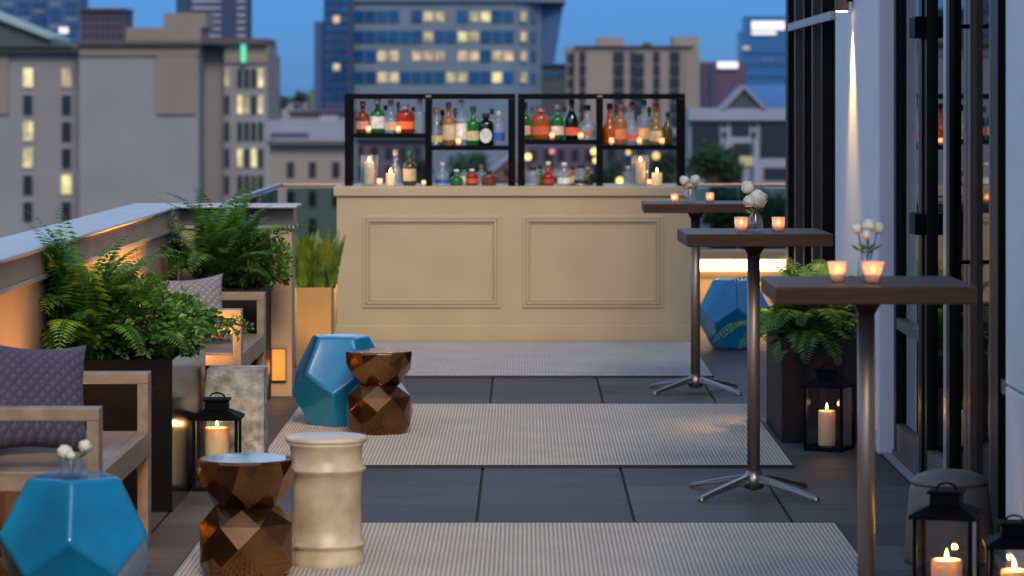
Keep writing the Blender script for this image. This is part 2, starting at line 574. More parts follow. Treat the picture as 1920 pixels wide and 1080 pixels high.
sc.view_settings.view_transform = 'Standard'
sc.view_settings.look = 'None'
sc.view_settings.exposure = 1.15
sc.view_settings.gamma = 1.0
sc.cycles.use_denoising = True
sc.cycles.max_bounces = 8
sc.cycles.transparent_max_bounces = 16
sc.cycles.sample_clamp_indirect = 4.0

# ------------------------------------------------------------------ terrace floor
mb = MB().box(-2.2, 1.72, -3.0, 23.45, -0.35, -0.012)
tag(B(mb, 'terrace_slab', M['joint']), kind='structure')
mb = MB()
xs = [-0.185 + 0.613 * k for k in range(-4, 5)]
ys = [14.2 + 0.61 * k for k in range(-28, 16)]
for i in range(len(xs) - 1):
    for j in range(len(ys) - 1):
        x0, x1 = max(xs[i] + 0.006, -1.9), min(xs[i + 1] - 0.006, 1.715)
        if x1 - x0 > 0.05:
            mb.box(x0, x1, ys[j] + 0.002, ys[j + 1] - 0.002, -0.012, 0.0)
tag(B(mb, 'terrace_paving', M['paver']), kind='structure')


def rug(label, x0, x1, y0, y1, m):
    t = thing('rug', label, 'rug', ((x0 + x1) / 2, (y0 + y1) / 2, 0.0), 'flat woven rugs on the terrace')
    n = 40
    mbb = MB()
    vs, fs = [], []
    for j in range(n + 1):
        for i in range(n + 1):
            x = x0 + (x1 - x0) * i / n; y = y0 + (y1 - y0) * j / n
            vs.append((x, y, 0.011 + 0.004 * noise.noise(Vector((x * 1.7, y * 1.7, y0))) * min(1, 4 * min(i, n - i) / n) * min(1, 4 * min(j, n - j) / n)))
    for j in range(n):
        for i in range(n):
            a = j * (n + 1) + i
            fs.append((a, a + 1, a + n + 2, a + n + 1))
    mbb.add(vs, fs, True)
    B(mbb, 'woven_field', m, t)
    e = MB()
    e.box(x0 - 0.004, x1 + 0.004, y0 - 0.006, y0, 0.0005, 0.0125).box(x0 - 0.004, x1 + 0.004, y1, y1 + 0.006, 0.0005, 0.0125)
    e.box(x0 - 0.006, x0, y0, y1, 0.0005, 0.0125).box(x1, x1 + 0.006, y0, y1, 0.0005, 0.0125)
    B(e, 'edge_shadow', M['rug_edge'], t)  # thin dark band round the rug, edge shadow put into its colour


rug('beige ribbed rug nearest the bronze and cream stools', -1.2, 1.195, 9.28, 12.33, M['rug'])
rug('beige ribbed rug under the second bronze stool, between the other two rugs', -1.2, 1.2, 14.28, 17.2, M['rug'])
rug('plain pale grey rug running up to the bar front', -1.25, 1.12, 18.95, 21.66, M['rug_plain'])

# ------------------------------------------------------------------ left parapet, return wall, railing, low wall
def parapet():
    t = thing('parapet_wall', 'ochre lit parapet wall with pale metal coping along the planters', 'wall', (-1.95, 13.0, 0))
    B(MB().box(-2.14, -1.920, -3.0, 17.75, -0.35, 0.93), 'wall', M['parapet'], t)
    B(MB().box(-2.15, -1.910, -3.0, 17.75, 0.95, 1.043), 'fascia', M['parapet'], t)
    B(MB().box(-2.14, -1.897, -3.0, 17.75, 0.931, 0.948), 'drip_edge', M['coping'], t)
    B(MB().box(-2.20, -1.893, -3.0, 17.62, 1.045, 1.062), 'coping', M['coping'], t, 0.006)
    t = thing('return_wall', 'short brown return wall with metal coping behind the second planter', 'wall', (-1.6, 17.9, 0))
    B(MB().box(-1.918, -1.29, 17.76, 18.0, 0, 0.93), 'wall', M['parapet'], t)
    B(MB().box(-1.909, -1.28, 17.745, 18.01, 0.95, 1.043), 'fascia', M['frame_grey'], t)
    B(MB().box(-1.895, -1.275, 17.74, 18.015, 0.931, 0.948), 'drip_edge', M['coping'], t)
    B(MB().box(-2.20, -1.255, 17.63, 18.05, 1.045, 1.062), 'coping', M['coping'], t, 0.006)
    s = thing('step_light', 'glowing orange step light set in the foot of the return wall', 'light', (-1.365, 17.75, 0.1))
    B(MB().box(-1.402, -1.320, 17.735, 17.76, 0.085, 0.265), 'housing', M['frame_grey'], s)
    B(MB().box(-1.396, -1.326, 17.728, 17.734, 0.09, 0.26), 'lens', M['step_led'], s)


parapet()


def railing():
    t = thing('glass_railing', 'glass railing with slim metal handrail round the terrace end', 'railing', (-1.8, 20.5, 0))
    for y0, y1 in ((18.1, 19.85), (19.9, 21.6), (21.65, 23.3)):
        B(MB().box(-1.806, -1.794, y0, y1, 0.06, 1.0), 'pane', M['rail_glass'], t)
    for x0, x1 in ((-1.74, -0.7), (-0.68, 0.42), (0.44, 1.56), (1.58, 2.6)):
        B(MB().box(x0, x1, 23.494, 23.506, 0.55, 1.0), 'pane', M['rail_glass'], t)
    B(MB().box(-1.82, -1.78, 18.1, 23.53, 1.012, 1.035), 'side_handrail', M['frame_grey'], t, 0.006)
    B(MB().box(-1.779, 2.65, 23.475, 23.525, 1.008, 1.035), 'end_handrail', M['steel'], t, 0.006)
    for y in (18.12, 19.87, 21.62):
        B(MB().box(-1.82, -1.78, y - 0.012, y + 0.012, 0.0, 0.999), 'post', M['frame_grey'], t)
    B(MB().box(-1.83, -1.77, 18.1, 23.3, 0.0, 0.055), 'shoe', M['frame_grey'], t)


railing()


def low_wall():
    t = thing('low_wall', 'low ochre wall behind the bar with light strip under its ledge', 'wall', (0, 23.5, 0))
    B(MB().box(-1.85, 3.2, 23.42, 23.6, -0.3, 0.485), 'wall', M['parapet'], t)
    B(MB().box(-1.87, 3.2, 23.30, 23.62, 0.487, 0.55), 'coping', M['parapet'], t, 0.006)
    B(MB().box(-1.80, 3.15, 23.385, 23.418, 0.400, 0.478), 'light_strip', M['led'], t)


low_wall()
l = light('AREA', 'ledge_glow', (0.67, 23.355, 0.478), 26.0, (1.0, 0.56, 0.16), 0.05, (R(-8), 0, 0))
l.data.shape = 'RECTANGLE'
l.data.size = 4.9
l.data.size_y = 0.04

# ------------------------------------------------------------------ bar with shelves
YB = 21.7
t = thing('bar_counter', 'long beige panelled bar counter at the end of the terrace', 'bar', (-0.07, YB + 0.35, 0))
B(MB().box(-1.272, 1.131, YB, YB + 0.72, 0.0, 0.992), 'body', M['bar'], t, 0.004)
B(MB().box(-1.292, 1.151, YB - 0.022, YB + 0.74, 0.994, 1.059), 'counter_top', M['bar'], t, 0.006)
B(MB().box(-1.280, 1.139, YB - 0.012, YB - 0.0005, 0.0, 0.118), 'skirting', M['bar'], t, 0.004)


def moulding(x0, x1, z0, z1):
    m = MB()
    for ins, wd, pr in ((0.0, 0.022, 0.012), (0.024, 0.018, 0.020), (0.044, 0.012, 0.008)):
        a0, a1, c0, c1 = x0 + ins, x1 - ins, z0 + ins, z1 - ins
        for (p, q) in (((a0, c0), (a1, c0 + wd)), ((a0, c1 - wd), (a1, c1)), ((a0, c0 + wd), (a0 + wd, c1 - wd)), ((a1 - wd, c0 + wd), (a1, c1 - wd))):
            m.box(p[0], q[0], YB - pr, YB - 0.0005, p[1], q[1])
    B(m, 'panel_moulding', M['bar'], t, 0.003)


moulding(-1.096, -0.163, 0.238, 0.862)
moulding(-0.011, 0.942, 0.238, 0.862)

YS = 22.0
def sxp(px): return X(px, YS)
def szp(py): return Z(py, YS)


def bar_shelf(label, x0, x1, div, zl, zr):
    t = thing('bar_shelf', label, 'shelf', ((x0 + x1) / 2, YS, 1.059), 'black bottle shelves on the bar')
    zt, p = 1.689, 0.048
    y0, y1 = YS - 0.13, YS + 0.15
    f = MB()
    for xx in (x0, x1 - p):
        for yy in (y0, y1 - 0.04):
            f.box(xx, xx + p, yy, yy + 0.04, 1.0595, zt - 0.037)
    f.box(x0, x1, y0, y1, zt - 0.036, zt)
    for xx in (x0, x1 - p):
        f.box(xx + 0.004, xx + p - 0.004, y0 + 0.041, y1 - 0.041, 1.0595, 1.08)
    B(f, 'frame', M['black'], t, 0.002)
    B(MB().box(div - 0.021, div + 0.021, y0 + 0.002, y1 - 0.002, 1.0595, zt - 0.037), 'divider', M['black'], t)
    B(MB().box(x0 + p + 0.001, div - 0.022, y0 + 0.003, y1 - 0.003, zl - 0.03, zl), 'shelf_board', M['black'], t)
    B(MB().box(div + 0.022, x1 - p - 0.001, y0 + 0.003, y1 - 0.003, zr - 0.03, zr), 'shelf_board', M['black'], t)
    B(MB().box(div - 0.018, div + 0.018, y0 - 0.004, y0 - 0.0005, zt - 0.024, zt - 0.010), 'catch_plate', M['alu'], t)


bar_shelf('black open shelf unit on the bar with a black globe labelled gin bottle', -1.228, -0.062, sxp(804), szp(250), szp(273))
bar_shelf('black open shelf unit at the table end of the bar', -0.044, 1.100, sxp(1124), szp(262), szp(272))

GL = {}
def bottle_glass(key, col, mixd):
    if key not in GL:
        GL[key] = glassm('bottle_' + key, tuple(min(1, 0.25 + 0.75 * c * 1.2) if key == 'clear' else c for c in col), diff=col, mixd=mixd)
    return GL[key]


GC = {'clear': ((0.72, 0.78, 0.84), 0.22), 'amber': ((0.62, 0.16, 0.03), 0.75), 'brown': ((0.30, 0.08, 0.03), 0.8), 'green': ((0.03, 0.30, 0.06), 0.72),
      'black': ((0.012, 0.012, 0.014), 0.92), 'rose': ((0.70, 0.33, 0.16), 0.6), 'red': ((0.55, 0.05, 0.02), 0.75), 'olive': ((0.13, 0.13, 0.03), 0.75), 'gold': ((0.62, 0.42, 0.12), 0.55)}
PC = {}
def paint(col):
    k = tuple(col)
    if k not in PC: PC[k] = mat('paint_%d' % len(PC), col, 0.5, var=0.25, scale=45)
    return PC[k]


WHITE, TAN, RED, BLUE, BLK, GRN, PINK, GOLD = (0.62, 0.60, 0.55), (0.52, 0.40, 0.24), (0.40, 0.03, 0.03), (0.03, 0.08, 0.42), (0.015, 0.015, 0.015), (0.03, 0.16, 0.05), (0.62, 0.30, 0.30), (0.45, 0.30, 0.08)


def bottle(px, ybase, ytop, hw, glass, cap, lab, shape, label, yoff=0.0):
    s = YS / F
    x = X(px, YS); z = ybase if ybase < 10 else szp(ybase); h = szp(ytop) - z; r = hw * s * 1.14
    y = YS + yoff
    t = thing('bottle', label, 'bottle', (x, y, z + 0.001), 'bottles on the bar shelves')
    g = bottle_glass(glass, *GC[glass])
    nr = max(0.011, r * 0.34)
    ch = min(0.04, h * 0.17)
    if shape == 'tall': hb, sh = 0.60, 0.13
    elif shape == 'squat': hb, sh = 0.66, 0.12
    elif shape == 'bell': hb, sh = 0.42, 0.26
    else: hb, sh = 0.50, 0.30
    prof = [(r * 0.9, 0), (r, 0.006), (r, h * hb * 0.9), (r * 0.97, h * hb)]
    for k in (0.25, 0.5, 0.75, 1.0):
        q = r * 0.97 + (nr - r * 0.97) * (math.sin(k * PI / 2) if shape != 'wine' else (1 - math.cos(k * PI)) / 2)
        prof.append((max(nr, q if shape != 'squat' else r * 0.97 - (r * 0.97 - nr) * k ** 2), h * (hb + sh * k)))
    prof += [(nr, h - ch)]
    flat = 0.62 if shape == 'squat' else 1.0
    B(MB().lathe(prof, n=18, sy=flat), 'glass_body', g, t, local=True)
    B(MB().lathe([(nr * 1.25, h - ch + 0.0005), (nr * 1.25, h - 0.002), (nr * 1.1, h)], n=14), 'cap', paint(cap), t, local=True)
    if lab is not None:
        z0, z1 = h * hb * 0.22, h * hb * (0.80 if lab in (WHITE, TAN) else 0.62)
        if lab == 'round':
            m = MB()
            n = 20
            vs = [(0, -r * flat - 0.003, h * 0.3)]
            for i in range(n):
                a = 2 * PI * i / n
                xx = math.cos(a) * r * 0.72
                vs.append((xx, -flat * math.sqrt(max(0, r * r - xx * xx)) - 0.003, h * 0.3 + math.sin(a) * r * 0.85))
            m.add(vs, [(0, 1 + i, 1 + (i + 1) % n) for i in range(n)])
            o = B(m, 'paper_label', paint(WHITE), t, local=True, fix=False)
        else:
            o = B(MB().lathe([(r + 0.0012, z0), (r + 0.0012, z1)], n=12, a0=-PI * 0.9, a1=-PI * 0.1, sy=flat), 'paper_label', paint(lab), t, local=True)
    return t


zU1L, zU1R, zU2L, zU2R, zB = szp(250), szp(273), szp(262), szp(272), 1.059
for a in (
    (680, zU1L, 190, 11, 'brown', (0.35, 0.10, 0.05), (0.55, 0.25, 0.14), 'tall', 'brown bottle with orange label at the outer end of the top row'),
    (708, zU1L, 184, 12, 'green', WHITE, WHITE, 'tall', 'green bottle with white cap and white label beside the brown one'),
    (733, zU1L, 188, 11, 'clear', GOLD, TAN, 'bell', 'clear bottle with tan label next to the big orange flask'),
    (760, zU1L, 196, 15, 'red', WHITE, (0.85, 0.16, 0.04), 'squat', 'fat orange red flask with bright label in the highest compartment'),
    (787, zU1L, 185, 9, 'clear', WHITE, None, 'tall', 'slim clear bottle with no label beside the shelf divider'),
    (818, zU1R, 202, 11, 'clear', GOLD, (0.55, 0.47, 0.20), 'bell', 'clear bottle with yellow label right beside the divider'),
    (841, zU1R, 192, 11, 'rose', (0.30, 0.08, 0.18), TAN, 'tall', 'rose gold bottle with plum cap in the lower shelf row'),
    (865, zU1R, 188, 10, 'clear', WHITE, WHITE, 'tall', 'clear bottle with white label and white cap behind a votive'),
    (887, zU1R, 200, 11, 'green', GRN, (0.55, 0.46, 0.24), 'tall', 'green bottle with cream label beside the black round labelled bottle'),
    (911, zU1R, 212, 14, 'black', BLK, 'round', 'squat', 'black squat bottle with round white label'),
    (935, zU1R, 208, 10, 'clear', WHITE, BLUE, 'tall', 'clear bottle with blue label at the shelf post'),
    (985, zU2L, 192, 9, 'green', RED, (0.60, 0.36, 0.32), 'tall', 'green bottle with red cap and pink label'),
    (1013, zU2L, 200, 15, 'amber', PINK, (0.50, 0.10, 0.03), 'squat', 'wide amber flask with rust label and pink cap'),
    (1045, zU2L, 194, 11, 'green', WHITE, (0.60, 0.50, 0.46), 'tall', 'green bottle with pale pink label and white cap between amber flask and black bottle'),
    (1072, zU2L, 188, 11, 'black', BLK, (0.70, 0.10, 0.04), 'wine', 'black wine shaped bottle with glowing red label'),
    (1101, zU2L, 197, 13, 'clear', BLK, (0.30, 0.16, 0.12), 'bell', 'clear round shouldered bottle with brown label'),
    (1143, zU2R, 194, 11, 'amber', BLK, None, 'bell', 'amber bottle with black cap beside the divider'),
    (1163, zU2R, 192, 11, 'rose', PINK, (0.62, 0.20, 0.08), 'tall', 'orange rose bottle with pink cap'),
    (1185, zU2R, 192, 11, 'clear', RED, (0.50, 0.10, 0.12), 'bell', 'clear bottle with red cap and red label'),
    (1207, zU2R, 188, 11, 'clear', BLUE, (0.62, 0.36, 0.15), 'tall', 'clear bottle with violet blue cap and orange label'),
    (1230, zU2R, 194, 12, 'gold', RED, TAN, 'bell', 'pale gold bottle with dark red cap'),
    (1252, zU2R, 210, 8, 'olive', BLK, None, 'wine', 'small olive green bottle at the end of its row'),
    (741, zB, 281, 10, 'clear', WHITE, None, 'bell', 'tall clear long necked bottle standing on the bar behind candles', 0.04),
    (768, zB, 283, 11, 'olive', GRN, TAN, 'tall', 'dark olive bottle with tan label standing on the bar'),
    (829, zB, 304, 11, 'clear', WHITE, BLUE, 'bell', 'short clear bottle with blue label standing on the bar'),
    (856, zB, 318, 11, 'green', WHITE, None, 'bell', 'short green bottle with white cap standing on the bar'),
    (885, zB, 317, 10, 'red', WHITE, (0.45, 0.08, 0.03), 'squat', 'short red bottle with silver white cap standing on the bar'),
    (917, zB, 320, 12, 'brown', BLK, None, 'squat', 'low dark brown bottle with black cap standing on the bar'),
    (999, zB, 313, 12, 'clear', BLK, None, 'squat', 'low clear flask with black stopper standing on the bar'),
    (1028, zB, 303, 10, 'red', WHITE, (0.35, 0.04, 0.03), 'bell', 'dark red bottle with white cap on the bar beside the clear flask'),
    (1058, zB, 305, 12, 'clear', WHITE, WHITE, 'bell', 'clear bell shaped bottle with white label standing on the bar'),
    (1090, zB, 308, 12, 'clear', BLK, BLK, 'bell', 'clear bottle with black cap and black label standing on the bar'),
    (722, zU1L, 198, 8, 'clear', BLK, None, 'tall', 'clear bottle with black cap half hidden between green and tan labelled bottles', 0.075),
    (746, zU1L, 192, 8, 'gold', GOLD, None, 'tall', 'slim gold bottle half hidden behind the votive and orange red flask', 0.075),
    (774, zU1L, 201, 8, 'clear', RED, WHITE, 'tall', 'clear bottle with red cap half hidden behind the orange red flask', 0.075),
    (829, zU1R, 206, 8, 'olive', BLK, None, 'tall', 'olive bottle half hidden beside the yellow labelled clear bottle', 0.075),
    (853, zU1R, 203, 8, 'amber', GOLD, None, 'tall', 'amber bottle half hidden beside the plum capped bottle', 0.075),
    (922, zU1R, 204, 8, 'clear', GRN, None, 'tall', 'clear bottle with green cap half hidden behind the black squat bottle', 0.075),
    (998, zU2L, 202, 8, 'clear', WHITE, None, 'tall', 'clear bottle half hidden between the red capped green bottle and the amber flask', 0.075),
    (1058, zU2L, 200, 8, 'clear', GOLD, None, 'tall', 'clear bottle with gold cap half hidden beside the black wine bottle', 0.075),
    (1174, zU2R, 200, 8, 'clear', WHITE, None, 'tall', 'clear bottle half hidden behind the pink capped bottle', 0.075),
    (1218, zU2R, 201, 8, 'green', GRN, None, 'tall', 'green bottle half hidden behind the violet capped bottle', 0.075),
    (870, zB, 312, 8, 'clear', BLK, WHITE, 'tall', 'clear bottle with white label on the bar between green and red bottles', 0.06),
    (902, zB, 309, 8, 'clear', GOLD, None, 'tall', 'clear bottle with gold cap on the bar between the two red bottles', 0.06),
    (1013, zB, 310, 8, 'green', BLK, None, 'tall', 'green bottle on the bar between clear flask and dark red bottle', 0.06),
    (1074, zB, 312, 8, 'amber', BLK, TAN, 'tall', 'amber bottle on the bar between the two clear bell bottles', 0.06),
    (1103, zB, 314, 8, 'olive', GOLD, None, 'tall', 'olive bottle on the bar close to the shelf divider', 0.06),
    (1178, zB, 312, 8, 'clear', WHITE, None, 'tall', 'clear bottle on the bar beside the table end hurricane glass', 0.06),
): bottle(*a)


# ------------------------------------------------------------------ candles
def flame_mb(h=0.032, r=0.007):
    return MB().lathe([(0.0008, 0), (r * 0.75, h * 0.14), (r, h * 0.3), (r * 0.78, h * 0.52), (r * 0.38, h * 0.78), (0.0006, h)], n=10)


def votive(x, y, z, r, h, label, e=0.10, group='glass votive candles', flared=False):
    t = thing('votive_candle', label, 'candle', (x, y, z + 0.0005), group)
    if flared:
        prof = [(r * 0.62, 0), (r * 0.72, h * 0.3), (r * 0.92, h * 0.75), (r, h)]
    else:
        prof = [(r * 0.88, 0), (r * 0.95, h * 0.3), (r, h)]
    inner = [(a - 0.003, b) for a, b in reversed(prof)]
    inner[-1] = (inner[-1][0], 0.004)
    B(MB().lathe(prof + inner, n=18), 'cup', M['frost'], t, local=True)
    B(MB().lathe([(r * 0.6, 0.005), (r * 0.66, h * 0.42)], n=14), 'wax', M['wax'], t, local=True)
    f = flame_mb(h * 0.5, max(0.006, r * 0.2)); f.v = [(a, b, c + h * 0.44) for a, b, c in f.v]
    B(f, 'flame', M['flame'], t, local=True)
    light('POINT', 'candle_light', (x, y, z + h * 0.72), e, (1.0, 0.50, 0.18), 0.012)
    return t


ss = YS / F
for px, zb, lab in (
    (692, zU1L, 'votive candle between the brown and the green bottle'), (748, zU1L, 'votive candle in front of the orange red flask'),
    (860, zU1R, 'votive candle in front of the white labelled clear bottle'),
    (1035, zU2L, 'votive candle between amber flask and green bottle'), (1088, zU2L, 'votive candle beside the red labelled black bottle'),
    (1146, zU2R, 'votive candle in front of the black capped amber bottle'), (1198, zU2R, 'votive candle in front of the violet capped bottle'),
    (1240, zU2R, 'votive candle beside the small olive bottle')):
    votive(sxp(px), YS - 0.085, zb, 0.019, 0.052, lab, 0.14)
votive(sxp(796), YS - 0.16, 1.059, 0.016, 0.04, 'tiny votive candle on the bar at the foot of the shelf divider', 0.05)


def pillar(name, x, y, z, r, h, label, e=0.4, group='pillar candles'):
    t = thing(name, label, 'candle', (x, y, z + 0.0005), group)
    B(MB().lathe([(r * 0.98, 0), (r, 0.004), (r, h - 0.006), (r * 0.94, h), (r * 0.6, h - 0.004), (0.0005, h - 0.008)], n=24), 'wax', M['wax'], t, local=True)
    B(MB().tube([(0, 0, h - 0.008), (0.001, 0, h + 0.006)], 0.0012, 6), 'wick', M['wick'], t, local=True)
    f = flame_mb(); f.v = [(a, b, c + h + 0.003) for a, b, c in f.v]
    B(f, 'flame', M['flame'], t, local=True)
    light('POINT', 'candle_light', (x, y, z + h + 0.016), e, (1.0, 0.50, 0.17), 0.01)
    return t


def hurricane(x, y, z, r, h, label):
    t = thing('hurricane_glass', label, 'candle holder', (x, y, z + 0.0005), 'hurricane glasses on the bar')
    prof = [(r * 0.8, 0), (r, 0.01), (r, h)]
    B(MB().lathe(prof + [(r - 0.003, h), (r - 0.003, 0.012), (0.0005, 0.011)], n=24), 'cylinder', M['clear'], t, local=True)


for px, lab1, lab2 in ((693, 'tall glass hurricane with a candle at the outer end of the bar', 'tall pillar candle inside the hurricane at the outer end of the bar'),
                       (1200, 'tall glass hurricane with a candle at the table end of the bar', 'tall pillar candle inside the hurricane at the table end of the bar')):
    hurricane(sxp(px), YS - 0.06, 1.059, 0.060, 0.21, lab1)
    pillar('pillar_candle', sxp(px), YS - 0.06, 1.0715, 0.034, 0.15, lab2, 0.8)
pillar('pillar_candle', sxp(733), YS - 0.08, 1.059, 0.030, 0.085, 'short pillar candle in front of the long necked clear bottle', 0.6)
pillar('pillar_candle', sxp(1231), YS - 0.07, 1.059, 0.036, 0.088, 'short pillar candle beside the hurricane at the table end of the bar', 0.6)
votive(sxp(713), YS - 0.10, 1.059, 0.020, 0.05, 'small votive candle at the foot of the outer hurricane glass', 0.15)
votive(sxp(1216), YS - 0.11, 1.059, 0.018, 0.045, 'small votive candle at the foot of the table end hurricane glass', 0.15)


# ------------------------------------------------------------------ high tables
def high_table():
    t = thing('high_table', 'x', 'table', (0, 0, 0), 'high bar tables along the facade')
    H = 1.085
    B(MB().box(-0.298, 0.298, -0.298, 0.298, H - 0.052, H), 'tabletop', M['wood_dark'], t, 0.004, local=True)
    B(MB().lathe([(0.026, H - 0.115), (0.032, H - 0.10), (0.058, H - 0.067), (0.072, H - 0.054)], n=4, smooth=False, a0=PI / 4, a1=PI / 4 + 2 * PI), 'bracket', M['wood_dark'], t, local=True)
    B(MB().lathe([(0.0265, 0.085), (0.0265, H - 0.1)], n=24), 'pole', M['steel'], t, local=True)
    B(MB().lathe([(0.02, 0.02), (0.042, 0.03), (0.045, 0.075), (0.032, 0.088), (0.028, 0.10)], n=20), 'hub', M['alu'], t, local=True)
    for k in range(4):
        a = PI / 4 + k * PI / 2
        ca, sa = math.cos(a), math.sin(a)
        m = MB()
        secs = [(0.03, 0.052, 0.084, 0.020), (0.12, 0.043, 0.068, 0.021), (0.25, 0.022, 0.040, 0.019), (0.335, 0.004, 0.021, 0.016), (0.345, 0.0, 0.012, 0.013)]
        vs = []
        for (r, z0, z1, hw) in secs:
            for (o, z) in ((-hw, z0), (hw, z0), (hw * 0.65, z1), (-hw * 0.65, z1)):
                vs.append((r * ca - o * sa, r * sa + o * ca, z))
        fs = [(0, 1, 2, 3), tuple(4 * (len(secs) - 1) + q for q in (3, 2, 1, 0))]
        for j in range(len(secs) - 1):
            for q in range(4):
                fs.append((4 * j + q, 4 * j + 4 + q, 4 * j + 4 + (q + 1) % 4, 4 * j + (q + 1) % 4))
        m.add(vs, fs)
        B(m, 'foot', M['alu'], t, 0.004, local=True)
    return t


tp = high_table()
TF, TM, TN = (X(1304, 18.05), 18.05), (X(1413, 13.3), 13.3), (X(1624, 9.75), 9.75)
place(tp, (TN[0], TN[1], 0), 0, 'dark wooden high table beside the lanterns, its foot out of sight', True)
place(tp, (TM[0], TM[1], 0), 0.02, 'dark wooden high table between the other two, standing before the middle rug edge', False).scale = (1, 1, 1.0095)
place(tp, (TF[0], TF[1], 0), -0.015, 'dark wooden high table standing closest to the bar', False).scale = (1, 1, 0.983)
HT = 1.0852


def bloom(mbp, c, r, seed):
    """a ball-shaped head of many curled petals"""
    rnd = random.Random(seed)
    n = 90
    for i in range(n):
        zz = 1 - 2 * (i + 0.5) / n
        a = i * 2.39996
        q = math.sqrt(1 - zz * zz)
        d = Vector((q * math.cos(a), q * math.sin(a), zz))
        p = Vector(c) + d * r * rnd.uniform(0.75, 0.98)
        u = d.orthogonal().normalized()
        v = d.cross(u)
        th = rnd.uniform(0, 6.28)
        u, v = u * math.cos(th) + v * math.sin(th), v * math.cos(th) - u * math.sin(th)
        s = r * rnd.uniform(0.26, 0.36)
        mbp.add([p - u * s - d * s * 0.5, p - v * s * 0.8, p + u * s - d * s * 0.1, p + v * s * 0.8, p + d * s * 0.35],
                [(0, 1, 4), (1, 2, 4), (2, 3, 4), (3, 0, 4)], True)
    mbp.lathe([(0.0005, -r * 0.75), (r * 0.55, -r * 0.5), (r * 0.75, 0), (r * 0.55, r * 0.5), (0.0005, r * 0.75)], c[0], c[1], c[2], n=12)


def vase(x, y, z, label, prof, group='glass bud vases'):
    t = thing('bud_vase', label, 'vase', (x, y, z + 0.0005), group)
    inn = [(max(0.0006, a - 0.0022), b + (0.004 if i == 0 else 0)) for i, (a, b) in enumerate(prof)]
    B(MB().lathe(prof + list(reversed(inn)), n=20), 'glass', M['clear'], t, local=True)


def flower(base, head, r, label, seed, group):
    t = thing('white_flower', label, 'flower', base, group)
    m = MB(); bloom(m, head, r, seed)
    B(m, 'bloom', M['petal'], t, fix=False)
    b0, h0 = Vector(base), Vector(head)
    mid = (b0 + h0) / 2 + Vector((0.004, 0, 0.01))
    st = MB().tube([b0, mid, h0 - (h0 - mid).normalized() * r * 0.7], 0.0025, 6)
    for s in (-1, 1):
        p = b0 + (h0 - b0) * 0.55
        st.add([p, p + Vector((s * 0.012, -0.003, 0.012)), p + Vector((s * 0.03, 0, 0.018)), p + Vector((s * 0.014, 0.004, 0.002))], [(0, 1, 2, 3)])
    B(st, 'stem', M['stem'], t, fix=False)


PV = [(0.018, 0), (0.03, 0.006), (0.034, 0.03), (0.028, 0.055), (0.014, 0.075), (0.014, 0.09), (0.017, 0.094)]
HT = 1.0852 * 0.983
d = TF[1]
vx = X(1294, d)
vase(vx, d - 0.02, HT, 'round glass bud vase on the high table closest to the bar', PV)
for i, (px, py, rr) in enumerate(((1283, 338, 0.029), (1303, 337, 0.030))):
    flower((vx + 0.003 * (i * 2 - 1), d - 0.02, HT + 0.01), (X(px, d), d - 0.02 - 0.02 * i, Z(py, d)), rr,
           ['white round flower on the farthest table leaning towards the shelves', 'white round flower on the farthest table leaning towards the facade'][i], 3 + i, 'white flowers on the tables')
votive(X(1264, d), d - 0.06, HT, 0.022, 0.05, 'votive candle on the farthest table, between vase and bar', 0.055)
votive(X(1331, d), d - 0.02, HT, 0.024, 0.055, 'votive candle on the farthest table, on the facade side of the vase', 0.055)
HT = 1.0852 * 1.0095
d = TM[1]
vx = X(1415, d)
vase(vx, d - 0.03, HT, 'round glass bud vase on the middle high table', PV)
for i, (px, py, rr, dy) in enumerate(((1402, 351, 0.030, 0.02), (1419, 372, 0.041, -0.03), (1402, 376, 0.026, -0.055))):
    flower((vx + 0.004 * (i - 1), d - 0.03, HT + 0.01), (X(px, d), d - 0.03 + dy, Z(py, d)), rr,
           ['topmost white flower in the vase on the middle table', 'largest white flower on the middle table, facing the rugs', 'smallest white flower tucked under the others on the middle table'][i], 13 + i, 'white flowers on the tables')
votive(X(1388, d), d - 0.06, HT, 0.029, 0.06, 'pink glass votive on the middle table, on the bar side of the vase', 0.055)
votive(X(1459, d), d - 0.02, HT, 0.028, 0.058, 'pink glass votive on the middle table, on the facade side of the vase', 0.055)
HT = 1.0852
d = TN[1]
votive(X(1567, d), d - 0.05, HT, 0.031, 0.062, 'glowing pink tulip votive on the nearest table, apart from the vase', 0.16, flared=True)
votive(X(1629, d), d - 0.11, HT, 0.036, 0.066, 'glowing pink tulip votive in front of the vase on the nearest table', 0.18, flared=True)
vx = X(1624, d)
vase(vx, d + 0.03, HT, 'slim glass bud vase on the nearest high table', [(0.018, 0), (0.024, 0.006), (0.025, 0.05), (0.016, 0.075), (0.013, 0.11), (0.016, 0.115)])
for i, (px, py, rr, dy) in enumerate(((1609, 429, 0.017, 0.0), (1630, 423, 0.021, -0.015), (1649, 428, 0.019, 0.01), (1625, 440, 0.016, -0.03))):
    flower((vx + 0.002 * (i - 1.5), d + 0.03, HT + 0.01), (X(px, d), d + 0.03 + dy, Z(py, d)), rr,
           ['white flower on the nearest table nodding towards the bar', 'biggest white flower at the top of the nearest vase', 'white flower on the nearest table nodding towards the facade', 'small white flower lowest in the nearest vase'][i], 23 + i, 'white flowers on the tables')


